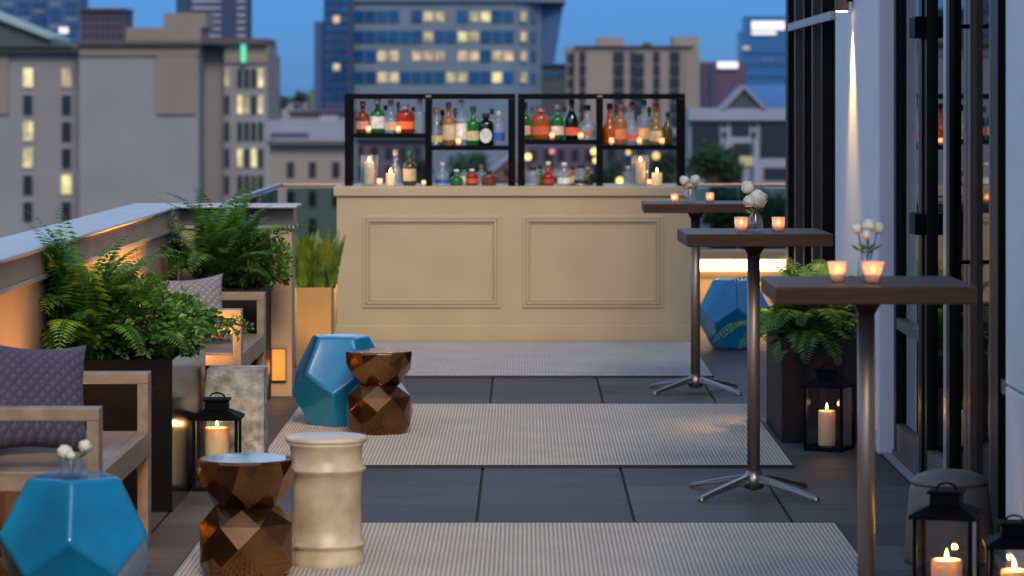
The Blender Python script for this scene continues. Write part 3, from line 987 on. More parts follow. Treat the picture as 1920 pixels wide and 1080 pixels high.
# ------------------------------------------------------------------ stools
def dodeca_stool():
    t = thing('faceted_stool', 'x', 'stool', (0, 0, 0), 'blue faceted stools')
    a = 0.25 / 1.3764
    hz = 0.46 / 2.2270
    pts = []
    for k in range(5):
        th = -PI / 2 + k * 2 * PI / 5
        pts.append((0.8507 * a * math.cos(th), 0.8507 * a * math.sin(th), 1.1135 * hz))
        pts.append((1.3764 * a * math.cos(th), 1.3764 * a * math.sin(th), 0.2629 * hz))
        th += PI / 5
        pts.append((1.3764 * a * math.cos(th), 1.3764 * a * math.sin(th), -0.2629 * hz))
        pts.append((0.8507 * a * math.cos(th), 0.8507 * a * math.sin(th), -1.1135 * hz))
    bm = bmesh.new()
    for p in pts: bm.verts.new((p[0], p[1], p[2] + 0.23))
    bmesh.ops.convex_hull(bm, input=bm.verts)
    bmesh.ops.dissolve_limit(bm, angle_limit=R(3), verts=bm.verts, edges=bm.edges)
    bmesh.ops.recalc_face_normals(bm, faces=bm.faces)
    bmesh.ops.inset_individual(bm, faces=list(bm.faces), thickness=0.045, depth=-0.006)
    me = bpy.data.meshes.new('body')
    bm.to_mesh(me); bm.free()
    for p in me.polygons: p.use_smooth = True
    me.materials.append(M['blue'])
    o = bpy.data.objects.new('body', me); COL.objects.link(o); o.parent = t
    md = o.modifiers.new('Bevel', 'BEVEL'); md.width = 0.02; md.segments = 4; md.limit_method = 'ANGLE'; md.harden_normals = True
    return t


bs = dodeca_stool()
S1 = (X(140, 10.06), 10.06)
place(bs, (S1[0], S1[1], 0), R(4), 'glossy teal blue faceted stool with a vase on it', True)
place(bs, (X(637, 16.1), 16.1, 0), R(-41), 'teal blue faceted stool behind the second bronze stool', False)
place(bs, (X(1376, 21.2), 21.2, 0), R(0), 'teal blue faceted stool beside the bar, under the high tables', False)
jar = [(0.028, 0), (0.036, 0.004), (0.037, 0.05), (0.03, 0.06), (0.033, 0.065)]
sx0 = X(136, 10.06)
vase(sx0, 10.03, 0.461, 'small glass jar of flowers on the blue stool', jar)
for i, (px, py, rr, dy) in enumerate(((124, 846, 0.026, 0.0), (160, 836, 0.022, 0.02), (138, 850, 0.016, -0.03))):
    flower((sx0 + 0.004 * (i - 1), 10.03, 0.472), (X(px, 10.06), 10.03 + dy, Z(py, 10.06)), rr,
           ['fluffy white pompom flower on the blue stool, the largest', 'fluffy white pompom flower leaning towards the bronze stool', 'small white pompom between the two larger ones on the blue stool'][i], 43 + i, 'white pompom flowers')


def hull(pts, name, m, parent, bevel=0.003):
    bm = bmesh.new()
    for p in pts: bm.verts.new(p)
    bmesh.ops.convex_hull(bm, input=bm.verts)
    loose = [v for v in bm.verts if not v.link_faces]
    bmesh.ops.delete(bm, geom=loose, context='VERTS')
    bmesh.ops.dissolve_limit(bm, angle_limit=R(12), verts=bm.verts, edges=bm.edges)
    bmesh.ops.recalc_face_normals(bm, faces=bm.faces)
    me = bpy.data.meshes.new(name); bm.to_mesh(me); bm.free()
    me.materials.append(m)
    o = bpy.data.objects.new(name, me); COL.objects.link(o); o.parent = parent
    md = o.modifiers.new('Bevel', 'BEVEL'); md.width = bevel; md.segments = 2; md.limit_method = 'ANGLE'
    return o


def bronze_stool():
    t = thing('bronze_stool', 'x', 'stool', (0, 0, 0), 'faceted bronze hourglass stools')
    rnd = random.Random(5)

    def ring(n, r, z, off, j=0.006):
        return [(r * math.cos(2 * PI * (k + off) / n) + rnd.uniform(-j, j), r * math.sin(2 * PI * (k + off) / n) + rnd.uniform(-j, j), z + rnd.uniform(-j, j) * 1.5) for k in range(n)]
    low = ring(7, 0.136, 0.0, 0.0, 0.0) + ring(7, 0.162, 0.048, 0.5, 0.004) + ring(7, 0.170, 0.125, 0.0, 0.004) + ring(7, 0.163, 0.190, 0.5, 0.004) + ring(7, 0.112, 0.250, 0.0, 0.0)
    hull(low, 'base', M['bronze'], t)
    up = ring(7, 0.110, 0.2505, 0.3, 0.0) + ring(7, 0.155, 0.315, 0.8, 0.004) + ring(8, 0.166, 0.355, 0.0, 0.002) + ring(14, 0.167, 0.404, 0.0, 0.0) + ring(14, 0.161, 0.413, 0.0, 0.0)
    hull(up, 'seat', M['bronze'], t)
    return t


br = bronze_stool()
place(br, (X(462, 10.96), 10.96, 0), R(10), 'bronze faceted hourglass stool beside the cream drum stool', True)
place(br, (X(711, 15.7), 15.7, 0), R(63), 'bronze faceted hourglass stool beside the blue stool on the rug edge', False)

t = thing('drum_stool', 'cream ceramic drum stool with raised ribs beside the bronze stool', 'stool', (X(612, 11.25), 11.25, 0))
prof = [(0.130, 0.0), (0.136, 0.006), (0.134, 0.03), (0.127, 0.062), (0.128, 0.070), (0.140, 0.080), (0.140, 0.086), (0.127, 0.097), (0.1235, 0.14), (0.1225, 0.21), (0.1235, 0.28),
        (0.127, 0.331), (0.140, 0.341), (0.140, 0.347), (0.128, 0.359), (0.125, 0.39), (0.128, 0.425), (0.142, 0.440)]
B(MB().lathe(prof, n=48), 'body', M['cream'], t, local=True)
B(MB().lathe([(0.142, 0.4402), (0.145, 0.446), (0.144, 0.454), (0.139, 0.458), (0.0005, 0.457)], n=48), 'rim_top', M['cream'], t, local=True)

t = thing('stone_block', 'rough weathered stone block stool behind the small lantern', 'stool', (-1.255, 14.0, 0))
m = MB(); vs, fs = [], []
nx, nz = 10, 18
pts = []
for j in range(nz + 1):
    for i in range(4 * nx):
        sd, k = divmod(i, nx); u = k / nx
        x, y = [(-.125 + .25 * u, -.12), (.125, -.12 + .24 * u), (.125 - .25 * u, .12), (-.125, .12 - .24 * u)][sd]
        z = 0.47 * j / nz
        nn = noise.fractal(Vector((x * 14, y * 14, z * 14)), 1.0, 2.0, 4)
        s = 1 + nn * 0.05
        vs.append((x * s - 1.255, y * s + 14.0, z))
W = 4 * nx
for j in range(nz):
    for i in range(W): fs.append((j * W + i, j * W + (i + 1) % W, (j + 1) * W + (i + 1) % W, (j + 1) * W + i))
fs.append(tuple(nz * W + i for i in range(W)))
fs.append(tuple(range(W - 1, -1, -1)))
m.add(vs, fs)
B(m, 'block', M['stone'], t)

t = thing('dome_stool', 'tan domed garden stool behind the lanterns by the glass doors', 'stool', (X(1780, 11.35), 11.35, 0))
B(MB().lathe([(0.158, 0.0), (0.160, 0.02), (0.152, 0.14), (0.140, 0.262), (0.132, 0.279)], n=40), 'body', M['tan'], t, local=True)
B(MB().lathe([(0.136, 0.2795), (0.138, 0.287), (0.12, 0.306), (0.08, 0.321), (0.03, 0.328), (0.0005, 0.329)], n=40), 'lid', M['tan'], t, local=True)


# ------------------------------------------------------------------ lanterns
def lantern():
    t = thing('candle_lantern', 'x', 'lantern', (0, 0, 0), 'black metal candle lanterns')
    s = 0.095
    B(MB().box(-s, s, -s, s, 0, 0.018), 'base', M['black'], t, 0.002, local=True)
    for a in (-1, 1):
        for b in (-1, 1):
            B(MB().box(a * s - (0.013 if a > 0 else 0), a * s + (0.013 if a < 0 else 0), b * s - (0.013 if b > 0 else 0), b * s + (0.013 if b < 0 else 0), 0.0185, 0.296), 'corner_post', M['black'], t, local=True)
    q = s - 0.0065
    for (x0, x1, y0, y1) in ((-s + .014, s - .014, -q - .001, -q + .001), (-s + .014, s - .014, q - .001, q + .001), (-q - .001, -q + .001, -s + .014, s - .014), (q - .001, q + .001, -s + .014, s - .014)):
        B(MB().box(x0, x1, y0, y1, 0.0185, 0.296), 'glass_pane', M['lantern_glass'], t, local=True)
    e = s + 0.012
    m = MB().box(-e, e, -e, e, 0.2965, 0.308)
    n = 0.052
    m.add([(-e, -e, .308), (e, -e, .308), (e, e, .308), (-e, e, .308), (-n, -n, .335), (n, -n, .335), (n, n, .335), (-n, n, .335)], [(0, 1, 5, 4), (1, 2, 6, 5), (2, 3, 7, 6), (3, 0, 4, 7), (4, 5, 6, 7)])
    B(m, 'roof', M['black'], t, local=True)
    B(MB().box(-n + .004, n - .004, -n + .004, n - .004, 0.3355, 0.372), 'chimney', M['black'], t, 0.002, local=True)
    B(MB().box(-n - .004, n + .004, -n - .004, n + .004, 0.3725, 0.383), 'cap', M['black'], t, 0.003, local=True)
    B(MB().tube([(0.032 * math.cos(k * PI / 8), 0, 0.383 + 0.022 * math.sin(k * PI / 8)) for k in range(9)], 0.004, 6), 'handle', M['black'], t, local=True)
    return t


lp = lantern()
for i, (x, y, rz, lab, ch, lc) in enumerate((
    (-1.296, 13.5, 0.0, 'black lantern beside the polished planter and stone block', 0.24, 'tall lit candle inside the lantern beside the stone block'),
    (X(1555, 15.02), 15.02, R(-24), 'black lantern standing before the dark fern planter', 0.165, 'slender lit candle inside the lantern before the fern planter'),
    (X(1775, 10.3), 10.3, R(-16), 'black lantern standing before the tan domed stool', 0.14, 'wide lit candle inside the lantern before the domed stool'),
    (X(1902, 9.9), 9.9, R(-4), 'black lantern cut by the picture edge, next to the pale wall', 0.165, 'lit candle inside the lantern next to the pale wall'))):
    place(lp, (x, y, 0.0005 if i else 0.0), rz, lab, i == 0).scale = (0.87,) * 3 if i == 3 else (1, 1, 1)
    r = 0.043 if i != 1 else 0.040
    cx = x + (0.0 if i != 1 else -0.012)
    pillar('pillar_candle', cx, y, 0.0195, 0.05 if i in (0, 2) else r, ch, lc, (2.4, 1.1, 2.4, 2.4)[i])


# ------------------------------------------------------------------ benches and cushions
def bench():
    t = thing('garden_bench', 'x', 'bench', (0, 0, 0), 'taupe wooden benches along the parapet')
    x1, x0, L = 0.0, -0.46, 1.46       # front at x = 0, back towards -x, length along y
    h = L / 2
    B(MB().box(x0, x1 - 0.042, -h + 0.102, h - 0.102, 0.372, 0.424), 'seat', M['wood_taupe'], t, 0.004, local=True)
    B(MB().box(x1 - 0.041, x1, -h + 0.102, h - 0.102, 0.335, 0.424), 'front_apron', M['wood_taupe'], t, 0.003, local=True)
    B(MB().xzprism([(x0, 0.425), (x0 + 0.04, 0.425), (x0 - 0.0, 0.66), (x0 - 0.035, 0.66)], -h + 0.10, h - 0.10), 'backrest', M['wood_taupe'], t, 0.003, local=True)
    for s in (-1, 1):
        y0, y1 = (h - 0.10, h) if s > 0 else (-h, -h + 0.10)
        B(MB().box(x0, x1, y0, y1, 0.600, 0.640), 'armrest', M['wood_taupe'], t, 0.003, local=True)
        B(MB().box(x1 - 0.04, x1, y0, y1, 0.0, 0.599), 'front_leg', M['wood_taupe'], t, 0.003, local=True)
        B(MB().box(x0, x0 + 0.04, y0, y1, 0.0, 0.599), 'rear_leg', M['wood_taupe'], t, 0.003, local=True)
        B(MB().box(x0 + 0.041, x1 - 0.041, y0 + 0.02, y1 - 0.02, 0.372, 0.42), 'end_rail', M['wood_taupe'], t, local=True)
    return t


bp_ = bench()
place(bp_, (-1.375, 11.07, 0), 0, 'taupe wooden bench beside the blue stool with the vase', True)
place(bp_, (-1.352, 16.02, 0), 0, 'taupe wooden bench between the two planters', False)


def cushion():
    n = 26
    vs, fs = [], []
    for sgn in (-1, 1):
        for j in range(n + 1):
            for i in range(n + 1):
                u, v = 2 * i / n - 1, 2 * j / n - 1
                w_ = (max(0, (1 - u ** 4)) * max(0, (1 - v ** 4))) ** 0.55
                k = 1 - 0.13 * (1 - abs(u) ** 2) * abs(v) ** 2
                kk = 1 - 0.13 * (1 - abs(v) ** 2) * abs(u) ** 2
                wr = 0.006 * noise.noise(Vector((u * 3, v * 3, sgn * 4)))
                vs.append((u * 0.205 * kk, sgn * (0.062 * w_) + wr * w_, v * 0.195 * k))
    N1 = (n + 1) ** 2
    for j in range(n):
        for i in range(n):
            a = j * (n + 1) + i
            fs.append((a, a + 1, a + n + 2, a + n + 1))
            fs.append((N1 + a + n + 1, N1 + a + n + 2, N1 + a + 1, N1 + a))
    m = MB().add(vs, fs, True)
    me = B(m, 'cushion', M['pillow'])
    bm = bmesh.new(); bm.from_mesh(me.data); bmesh.ops.remove_doubles(bm, verts=bm.verts, dist=1e-4); bmesh.ops.recalc_face_normals(bm, faces=bm.faces); bm.to_mesh(me.data); bm.free()
    return tag(me, 'x', 'cushion', 'quilted cushions on the benches')


cu = cushion()
cu.location = (-1.685, 11.02, 0.612); cu.rotation_euler = (R(-14), R(5), R(34))
cu['label'] = 'quilted dark violet cushion on the bench beside the blue stool'
c2 = cu.copy(); COL.objects.link(c2)
c2.scale = (0.92, 0.92, 0.9); c2.location = (-1.66, 15.95, 0.592); c2.rotation_euler = (R(-12), R(-3), R(24))
c2['label'] = 'quilted pale grey cushion on the bench between the planters'
c2.data = c2.data.copy()
M['pillow_pale'] = M['pillow'].copy()
for nd in M['pillow_pale'].node_tree.nodes:
    if nd.type == 'VALTORGB':
        nd.color_ramp.elements[0].color = (0.12, 0.115, 0.13, 1)
        nd.color_ramp.elements[1].color = (0.22, 0.21, 0.225, 1)
c2.data.materials[0] = M['pillow_pale']


# ------------------------------------------------------------------ planters and plants
def planter(label, x0, x1, y0, y1, h, m):
    t = thing('planter_box', label, 'planter', ((x0 + x1) / 2, (y0 + y1) / 2, 0))
    b = MB()
    w_ = 0.02
    b.box(x0, x1, y0, y0 + w_, 0, h).box(x0, x1, y1 - w_, y1, 0, h).box(x0, x0 + w_, y0 + w_, y1 - w_, 0, h).box(x1 - w_, x1, y0 + w_, y1 - w_, 0, h)
    B(b, 'box', m, t)
    B(MB().box(x0 + w_ + .001, x1 - w_ - .001, y0 + w_ + .001, y1 - w_ - .001, 0.02, h - 0.035), 'soil', M['soil'], t)


planter('polished black planter beside the stone block', -1.87, -1.40, 12.73, 14.05, 0.605, M['planter'])
planter('dark planter standing against the return wall', -1.83, -1.40, 16.90, 17.70, 0.64, M['planter_matt'])
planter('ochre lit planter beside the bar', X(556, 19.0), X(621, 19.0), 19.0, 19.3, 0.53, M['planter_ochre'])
planter('dark planter box behind the lantern on the facade side', 1.23, 1.60, 15.3, 16.25, 0.50, M['planter_matt'])


def fern(label, c, n, Lf, seed, up=0.55, name='fern_plant', cat='fern', m='fern', pin=0.075, sx=1.0, dirs=None, droop=1.0, wl=0.32, xmin=-9):
    rnd = random.Random(seed)
    o = MB()
    c = Vector(c)
    for k in range(n):
        az = rnd.uniform(0, 2 * PI) if dirs is None else rnd.choice(dirs) + rnd.uniform(-0.5, 0.5)
        el = rnd.uniform(up, 1.45)
        L_ = Lf * rnd.uniform(0.6, 1.08)
        segs = 30
        p = c + Vector((rnd.uniform(-.05, .05), rnd.uniform(-.05, .05), 0))
        bend = rnd.uniform(0.9, 1.9) * droop
        tw = rnd.uniform(-0.3, 0.3)
        prev = p.copy()
        h = Vector((math.cos(az) * sx, math.sin(az), 0))
        for s in range(1, segs + 1):
            f = s / segs
            e = el - bend * f ** 1.6
            dirv = (h * math.cos(e) + Vector((0, 0, math.sin(e)))).normalized()
            q = prev + dirv * (L_ / segs)
            if q.z < 1.08: q.x = max(q.x, xmin + rnd.uniform(0.02, 0.05))
            side = dirv.cross(Vector((0, 0, 1)))
            if side.length < 1e-3: side = Vector((1, 0, 0))
            side.normalize()
            side = (Matrix.Rotation(tw, 3, dirv) @ side)
            upv = side.cross(dirv)
            wdt = 0.0025 * (1 - f) + 0.0008
            o.add([prev - side * wdt, prev + side * wdt, q + side * wdt, q - side * wdt], [(0, 1, 2, 3)])
            if f > 0.12:
                pl = pin * (math.sin(PI * min(1, (f - 0.05) ** 0.62)) ** 0.8 + 0.05) * rnd.uniform(0.85, 1.1)
                for sg in (-1, 1):
                    tip = prev + side * sg * pl + dirv * pl * 0.35 - Vector((0, 0, pl * rnd.uniform(0.1, 0.35)))
                    bw = max(0.006, pl * wl) * 0.5
                    mid = (prev + tip) / 2 + upv * pl * 0.08
                    o.add([prev, mid + dirv * bw, tip, mid - dirv * bw], [(0, 1, 2), (0, 2, 3)])
            prev = q
    return tag(B(o, name, M[m], fix=False), label, cat, 'terrace plants')


def shrub(label, blobs, nleaf, ls, seed, m='shrub'):
    rnd = random.Random(seed)
    t = thing('leafy_shrub', label, 'shrub', (blobs[0][0], blobs[0][1], blobs[0][2]), 'terrace plants')
    lv, st = MB(), MB()
    root = Vector((blobs[0][0], blobs[0][1], blobs[0][2] - blobs[0][5]))
    for (x, y, z, rx, ry, rz) in blobs:
        for k in range(nleaf):
            d_ = Vector((rnd.gauss(0, 1), rnd.gauss(0, 1), rnd.gauss(0, 1))).normalized()
            rr = rnd.uniform(0.35, 1.0) ** 0.6 * (0.8 + 0.45 * noise.noise(d_ * 2.3 + Vector((seed, x, y))))
            p = Vector((x + d_.x * rx * rr, y + d_.y * ry * rr, z + d_.z * rz * rr))
            s = ls * rnd.uniform(0.6, 1.25)
            ax = (d_ + Vector((rnd.uniform(-1, 1), rnd.uniform(-1, 1), rnd.uniform(-.6, .8)))).normalized()
            sd = ax.cross(Vector((rnd.uniform(-1, 1), rnd.uniform(-1, 1), rnd.uniform(-1, 1))))
            if sd.length < 1e-3: continue
            sd.normalize()
            up_ = sd.cross(ax) * s * 0.12
            lv.add([p, p + ax * s * .5 + sd * s * .3 + up_, p + ax * s, p + ax * s * .5 - sd * s * .3 + up_], [(0, 1, 2), (0, 2, 3)])
        for k in range(14):
            d_ = Vector((rnd.gauss(0, 1), rnd.gauss(0, 1), rnd.gauss(0, 1))).normalized()
            e = Vector((x + d_.x * rx * .9, y + d_.y * ry * .9, z + d_.z * rz * .9))
            b = root + Vector((rnd.uniform(-.05, .05), rnd.uniform(-.05, .05), 0))
            st.tube([b, (b + e) / 2 + Vector((0, 0, 0.04)), e], [0.004, 0.003, 0.0012], 5)
    B(lv, 'foliage', M[m], t, fix=False)
    B(st, 'stems', M['bark'], t)


fern('tall bright fern rising over the coping in the polished planter', (-1.79, 12.90, 0.60), 64, 0.68, 11, 0.6, sx=0.5, droop=0.95, pin=0.085, xmin=-1.91)
fern('arching fern reaching towards the return wall from the polished planter', (-1.72, 13.15, 0.60), 20, 0.50, 12, 0.25, xmin=-1.91)
shrub('small leaved dark shrub filling the polished planter', [(-1.60, 13.1, 0.74, .26, .36, .20), (-1.50, 13.6, 0.70, .22, .34, .16), (-1.45, 13.3, 0.66, .12, .42, .12), (-1.72, 12.95, 0.75, .14, .22, .2),
       (-1.44, 13.8, 0.68, .10, .18, .09)], 1150, 0.034, 21)
fern('fern fountain rising above the coping behind the second cushion', (-1.66, 17.22, 0.66), 50, 0.68, 13, 0.6, sx=0.85, droop=0.9, pin=0.08, xmin=-1.91)
shrub('small leaved shrub beside the fern against the return wall', [(-1.47, 17.3, 0.79, .17, .26, .19), (-1.36, 17.35, 0.76, .12, .22, .15), (-1.66, 17.3, 0.74, .16, .26, .15)], 900, 0.031, 22)
shrub('trailing sprigs hanging over the second bench from the polished planter', [(-1.38, 14.2, 0.64, .08, .15, .05), (-1.28, 14.35, 0.62, .07, .10, .04)], 45, 0.035, 24)
for i, px in enumerate((570, 588, 606)):
    fern(['upright sprouting plant at the return wall end of the ochre planter', 'upright sprouting plant in the middle of the ochre planter', 'upright sprouting plant nearest the bar in the ochre planter'][i],
         (X(px, 19.15), 19.15, 0.50), 20, 0.38, 31 + i, 1.2, 'upright_plant', 'plant', 'zz', 0.042, droop=0.22, wl=0.9)
fern('broad fern spilling over the dark planter behind the lantern', (1.36, 15.62, 0.47), 54, 0.56, 14, 0.3, pin=0.085, sx=0.75)
fern('fern at the facade end of the dark planter box', (1.47, 15.9, 0.47), 40, 0.52, 15, 0.4, pin=0.08, sx=0.6)


# ------------------------------------------------------------------ facade on the other side
def facade():
    t = thing('hotel_facade', 'pale plaster and dark glass facade along the terrace', 'building', (1.9, 14, 0))
    P = lambda *a, **k: bx(*a, **k)
    bx('pier', M['plaster'], t, 1.632, 1.80, 14.8, 16.8, 0.0, 3.2, 0.012)
    bx('wall', M['plaster'], t, 1.632, 1.95, -3.0, 10.85, 0.0, 0.668, 0.006)
    bx('wall', M['plaster'], t, 1.632, 1.95, -3.0, 10.85, 0.676, 3.2, 0.006)
    # narrow fixed window next to the near wall
    wf = bx('window_frame', M['frame_dark'], t, 1.70, 1.80, 10.86, 11.0, 0.0, 3.2)
    bx('post', M['frame_dark'], wf, 1.69, 1.80, 11.42, 11.60, 0.0, 3.2)
    bx('mid_rail', M['frame_grey'], wf, 1.70, 1.78, 11.005, 11.415, 0.595, 0.645)
    bx('pane', M['glass'], wf, 1.735, 1.745, 11.005, 11.415, 0.65, 3.2)
    bx('pane', M['glass'], wf, 1.735, 1.745, 11.005, 11.415, 0.06, 0.59)
    bx('sill', M['frame_grey'], wf, 1.69, 1.80, 11.005, 11.415, 0.0, 0.055)

    def leaf(y0, y1, mats, rail=True, handle=None):
        dr = thing('glass_door', None, None, (1.72, y0, 0))
        del_ = dr
        dr.parent = t
        dr.location = Vector((1.72, y0, 0)) - Vector(t.location)
        sw = 0.085
        bx('stile', M[mats[0]], dr, 1.70, 1.755, y0, y0 + sw, 0.03, 3.0)
        bx('stile', M[mats[1]], dr, 1.70, 1.755, y1 - sw, y1, 0.03, 3.0)
        bx('bottom_rail', M['frame_grey'], dr, 1.702, 1.752, y0 + sw + .001, y1 - sw - .001, 0.03, 0.16)
        if rail:
            bx('mid_rail', M['frame_grey'], dr, 1.702, 1.752, y0 + sw + .001, y1 - sw - .001, 0.595, 0.645)
            bx('pane', M['glass'], dr, 1.724, 1.732, y0 + sw + .001, y1 - sw - .001, 0.161, 0.594)
            bx('pane', M['glass'], dr, 1.724, 1.732, y0 + sw + .001, y1 - sw - .001, 0.646, 3.0)
        else:
            bx('pane', M['glass'], dr, 1.724, 1.732, y0 + sw + .001, y1 - sw - .001, 0.161, 3.0)
        if handle is not None:
            hb = MB().tube([(1.645, handle, 0.95), (1.645, handle, 2.6)], 0.014, 10)
            for z in (1.02, 1.92, 2.5): hb.tube([(1.645, handle, z), (1.70, handle, z)], 0.008, 8)
            B(hb, 'handle', M['black'], dr)
        return dr
    d1 = leaf(13.72, 14.72, ('frame_grey', 'frame_dark'))
    leaf(12.90, 13.60, ('frame_silver', 'frame_dark'), False)
    leaf(12.30, 12.88, ('frame_brown', 'frame_dark'), False)  # brown meeting stiles with the next leaf, added to stand for reflections
    leaf(11.62, 12.28, ('frame_brown', 'frame_brown'), False, 12.22)
    for z in (1.113, 1.95):
        h = MB().box(1.655, 1.70, 13.56, 13.76, z - 0.045, z + 0.045)
        B(h, 'hinge', M['black'], d1, 0.004)
    bx('door_post', M['frame_dark'], t, 1.69, 1.77, 13.61, 13.71, 0.0, 3.2)
    bx('door_track', M['coping'], t, 1.655, 1.695, 11.0, 14.79, 0.0005, 0.012)
    bx('threshold', M['frame_grey'], t, 1.7, 1.80, 11.6, 14.79, 0.0005, 0.028)
    # dark slatted glazing beyond the pier
    cur = thing('curtain_wall', None, None, (1.66, 18.0, 0)); cur.parent = t; cur.location = Vector((1.66, 18.0, 0)) - Vector(t.location)
    bx('corner_post', M['frame_dark'], cur, 1.625, 1.78, 19.72, 19.9, 0, 3.2)
    for px, mk in ((1499, 'frame_brown'), (1516, 'frame_dark'), (1532, 'frame_brown'), (1550, 'frame_dark')):
        yy = F * 1.66 / (px - CX)
        bx('mullion', M[mk], cur, 1.632, 1.74, yy - 0.03, yy + 0.03, 0.0, 3.2)
    ed = [16.81] + [F * 1.66 / (px - CX) for px in (1550, 1532, 1516, 1499)] + [19.72]
    for a, b in zip(ed[:-1], ed[1:]):
        bx('pane', M['glass'], cur, 1.71, 1.718, a + 0.031, b - 0.031, 0.0, 3.2)
    bx('transom', M['coping'], cur, 1.61, 1.631, 16.81, 19.55, 2.065, 2.11)
    # room behind the glass
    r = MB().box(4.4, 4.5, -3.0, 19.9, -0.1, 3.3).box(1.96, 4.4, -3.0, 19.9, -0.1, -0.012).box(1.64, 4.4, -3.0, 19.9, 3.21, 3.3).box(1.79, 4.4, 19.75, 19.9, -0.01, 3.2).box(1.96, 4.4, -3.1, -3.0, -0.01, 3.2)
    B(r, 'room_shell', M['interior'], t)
    B(MB().box(1.56, 4.5, -3.1, 19.95, 3.31, 3.5), 'roof', M['plaster'], t)


facade()
t = thing('wall_sconce', 'small cylindrical wall lamp shining down the pale pier', 'lamp', (1.585, 15.9, 2.12))
B(MB().lathe([(0.036, 0.0), (0.036, 0.16), (0.030, 0.17)], 1.578, 15.9, 2.085, n=20), 'shade', M['steel'], t)
B(MB().box(1.60, 1.6315, 15.87, 15.93, 2.13, 2.20), 'bracket', M['frame_dark'], t)
B(MB().lathe([(0.030, 0.0), (0.030, 0.004)], 1.578, 15.9, 2.080, n=16), 'lens', emis('sconce_lens', (1.0, 0.75, 0.4), 4.0), t)
light('SPOT', 'sconce_beam', (1.575, 15.9, 2.07), 85.0, (1.0, 0.60, 0.20), 0.04, (0, R(-2), 0), R(58), 1.0)

# linear wall washers hidden at the foot of the parapet
for i, (x, y0, y1, e, lab) in enumerate(((-1.79, 14.15, 15.9, 66.0, 'long linear wall washer at the parapet foot behind the second bench'),
                                         (-1.79, 11.45, 12.2, 13.0, 'short linear wall washer at the parapet foot between bench and polished planter'))):
    t = thing('wall_washer', lab, 'light', (x, (y0 + y1) / 2, 0), 'linear wall washers')
    B(MB().box(x - 0.03, x + 0.03, y0, y1, 0.0005, 0.04), 'housing', M['frame_dark'], t)
    B(MB().box(x - 0.02, x + 0.02, y0 + 0.02, y1 - 0.02, 0.0405, 0.044), 'lens', M['up_led'], t)
    l = light('AREA', 'washer_beam', (x, (y0 + y1) / 2, 0.06), e, (1.0, 0.44, 0.095), 0.05, (R(180), R(12), 0))
    l.data.shape = 'RECTANGLE'
    l.data.size = 0.04
    l.data.size_y = y1 - y0 - 0.04
    l.data.spread = R(90)
t = thing('floor_uplight', 'brass floor uplight in front of the ochre planter', 'light', (-1.2, 18.62, 0))
B(MB().lathe([(0.04, 0.0005), (0.04, 0.05), (0.034, 0.06)], -1.2, 18.62, 0, n=18), 'housing', M['frame_dark'], t)
B(MB().lathe([(0.030, 0.0605), (0.030, 0.063)], -1.2, 18.62, 0, n=16), 'lens', M['up_led'], t)
light('SPOT', 'uplight_beam', (-1.2, 18.62, 0.07), 5.0, (1.0, 0.50, 0.14), 0.03, (R(150), 0, 0), R(110), 0.8)
light('POINT', 'step_light_glow', (-1.365, 17.6, 0.17), 0.3, (1.0, 0.42, 0.10), 0.04)

# ------------------------------------------------------------------ the city
GZ = -26.0
vs = [(-4000, -4000, GZ), (4000, -4000, GZ), (4000, 9000, GZ), (-4000, 9000, GZ)]
tag(B(MB().add(vs, [(0, 1, 2, 3)]), 'city_ground', M['ground'], fix=False), kind='structure')
m = MB(); n = 80
vs = []
for i in range(n + 1):
    x = -3000 + 6000 * i / n
    z = 8 + 10 * noise.noise(Vector((x * 0.0022, 1.3, 0))) + 4 * noise.noise(Vector((x * 0.011, 4.3, 0)))
    vs += [(x, 4200, GZ), (x, 4600, z), (x, 5600, GZ)]
fs = []
for i in range(n):
    fs += [(3 * i, 3 * i + 3, 3 * i + 4, 3 * i + 1), (3 * i + 1, 3 * i + 4, 3 * i + 5, 3 * i + 2)]
tag(B(m.add(vs, fs, True), 'hills', M['hill'], fix=False), kind='structure')


def wall_mat(name, col, var=0.1, scale=0.15, rough=0.8):
    return mat(name, col, rough, var=var, scale=scale)


WM = {'grey': wall_mat('hotel_grey_wall', (0.155, 0.154, 0.176)), 'beige': wall_mat('hotel_beige_wall', (0.150, 0.125, 0.108)), 'cornice': wall_mat('dark_cornice', (0.05, 0.045, 0.045)),
      'roof_green': wall_mat('dark_green_roof', (0.03, 0.055, 0.055)), 'roof_edge': wall_mat('pale_green_eave', (0.20, 0.28, 0.28)), 'apt': wall_mat('apartment_concrete', (0.165, 0.145, 0.135)),
      'white': wall_mat('pale_stucco', (0.165, 0.185, 0.245)), 'roof_blue': wall_mat('blue_metal_roof', (0.03, 0.105, 0.26)), 'navy': wall_mat('navy_tower', (0.015, 0.03, 0.085)),
      'stripe': wall_mat('pale_band', (0.20, 0.21, 0.27)), 'maroon': wall_mat('maroon_block', (0.055, 0.03, 0.065)), 'blueglass': mat('blue_tower_glass', (0.012, 0.075, 0.21), 0.2, var=0.15, scale=0.05),
      'spandrel': wall_mat('grey_blue_spandrel', (0.085, 0.125, 0.18)), 'dark': wall_mat('dark_block', (0.03, 0.035, 0.045)), 'roofgrey': wall_mat('pale_flat_roof', (0.17, 0.18, 0.23)),
      'greenroof': wall_mat('green_roof', (0.09, 0.14, 0.05)), 'redbrick': brick_mat('red_brick', (0.16, 0.06, 0.05), (0.12, 0.05, 0.045), (0.2, 0.17, 0.15), 1.5), 'bluebuild': wall_mat('deep_blue_block', (0.02, 0.06, 0.16)), 'plum': wall_mat('plum_block', (0.05, 0.04, 0.07))}


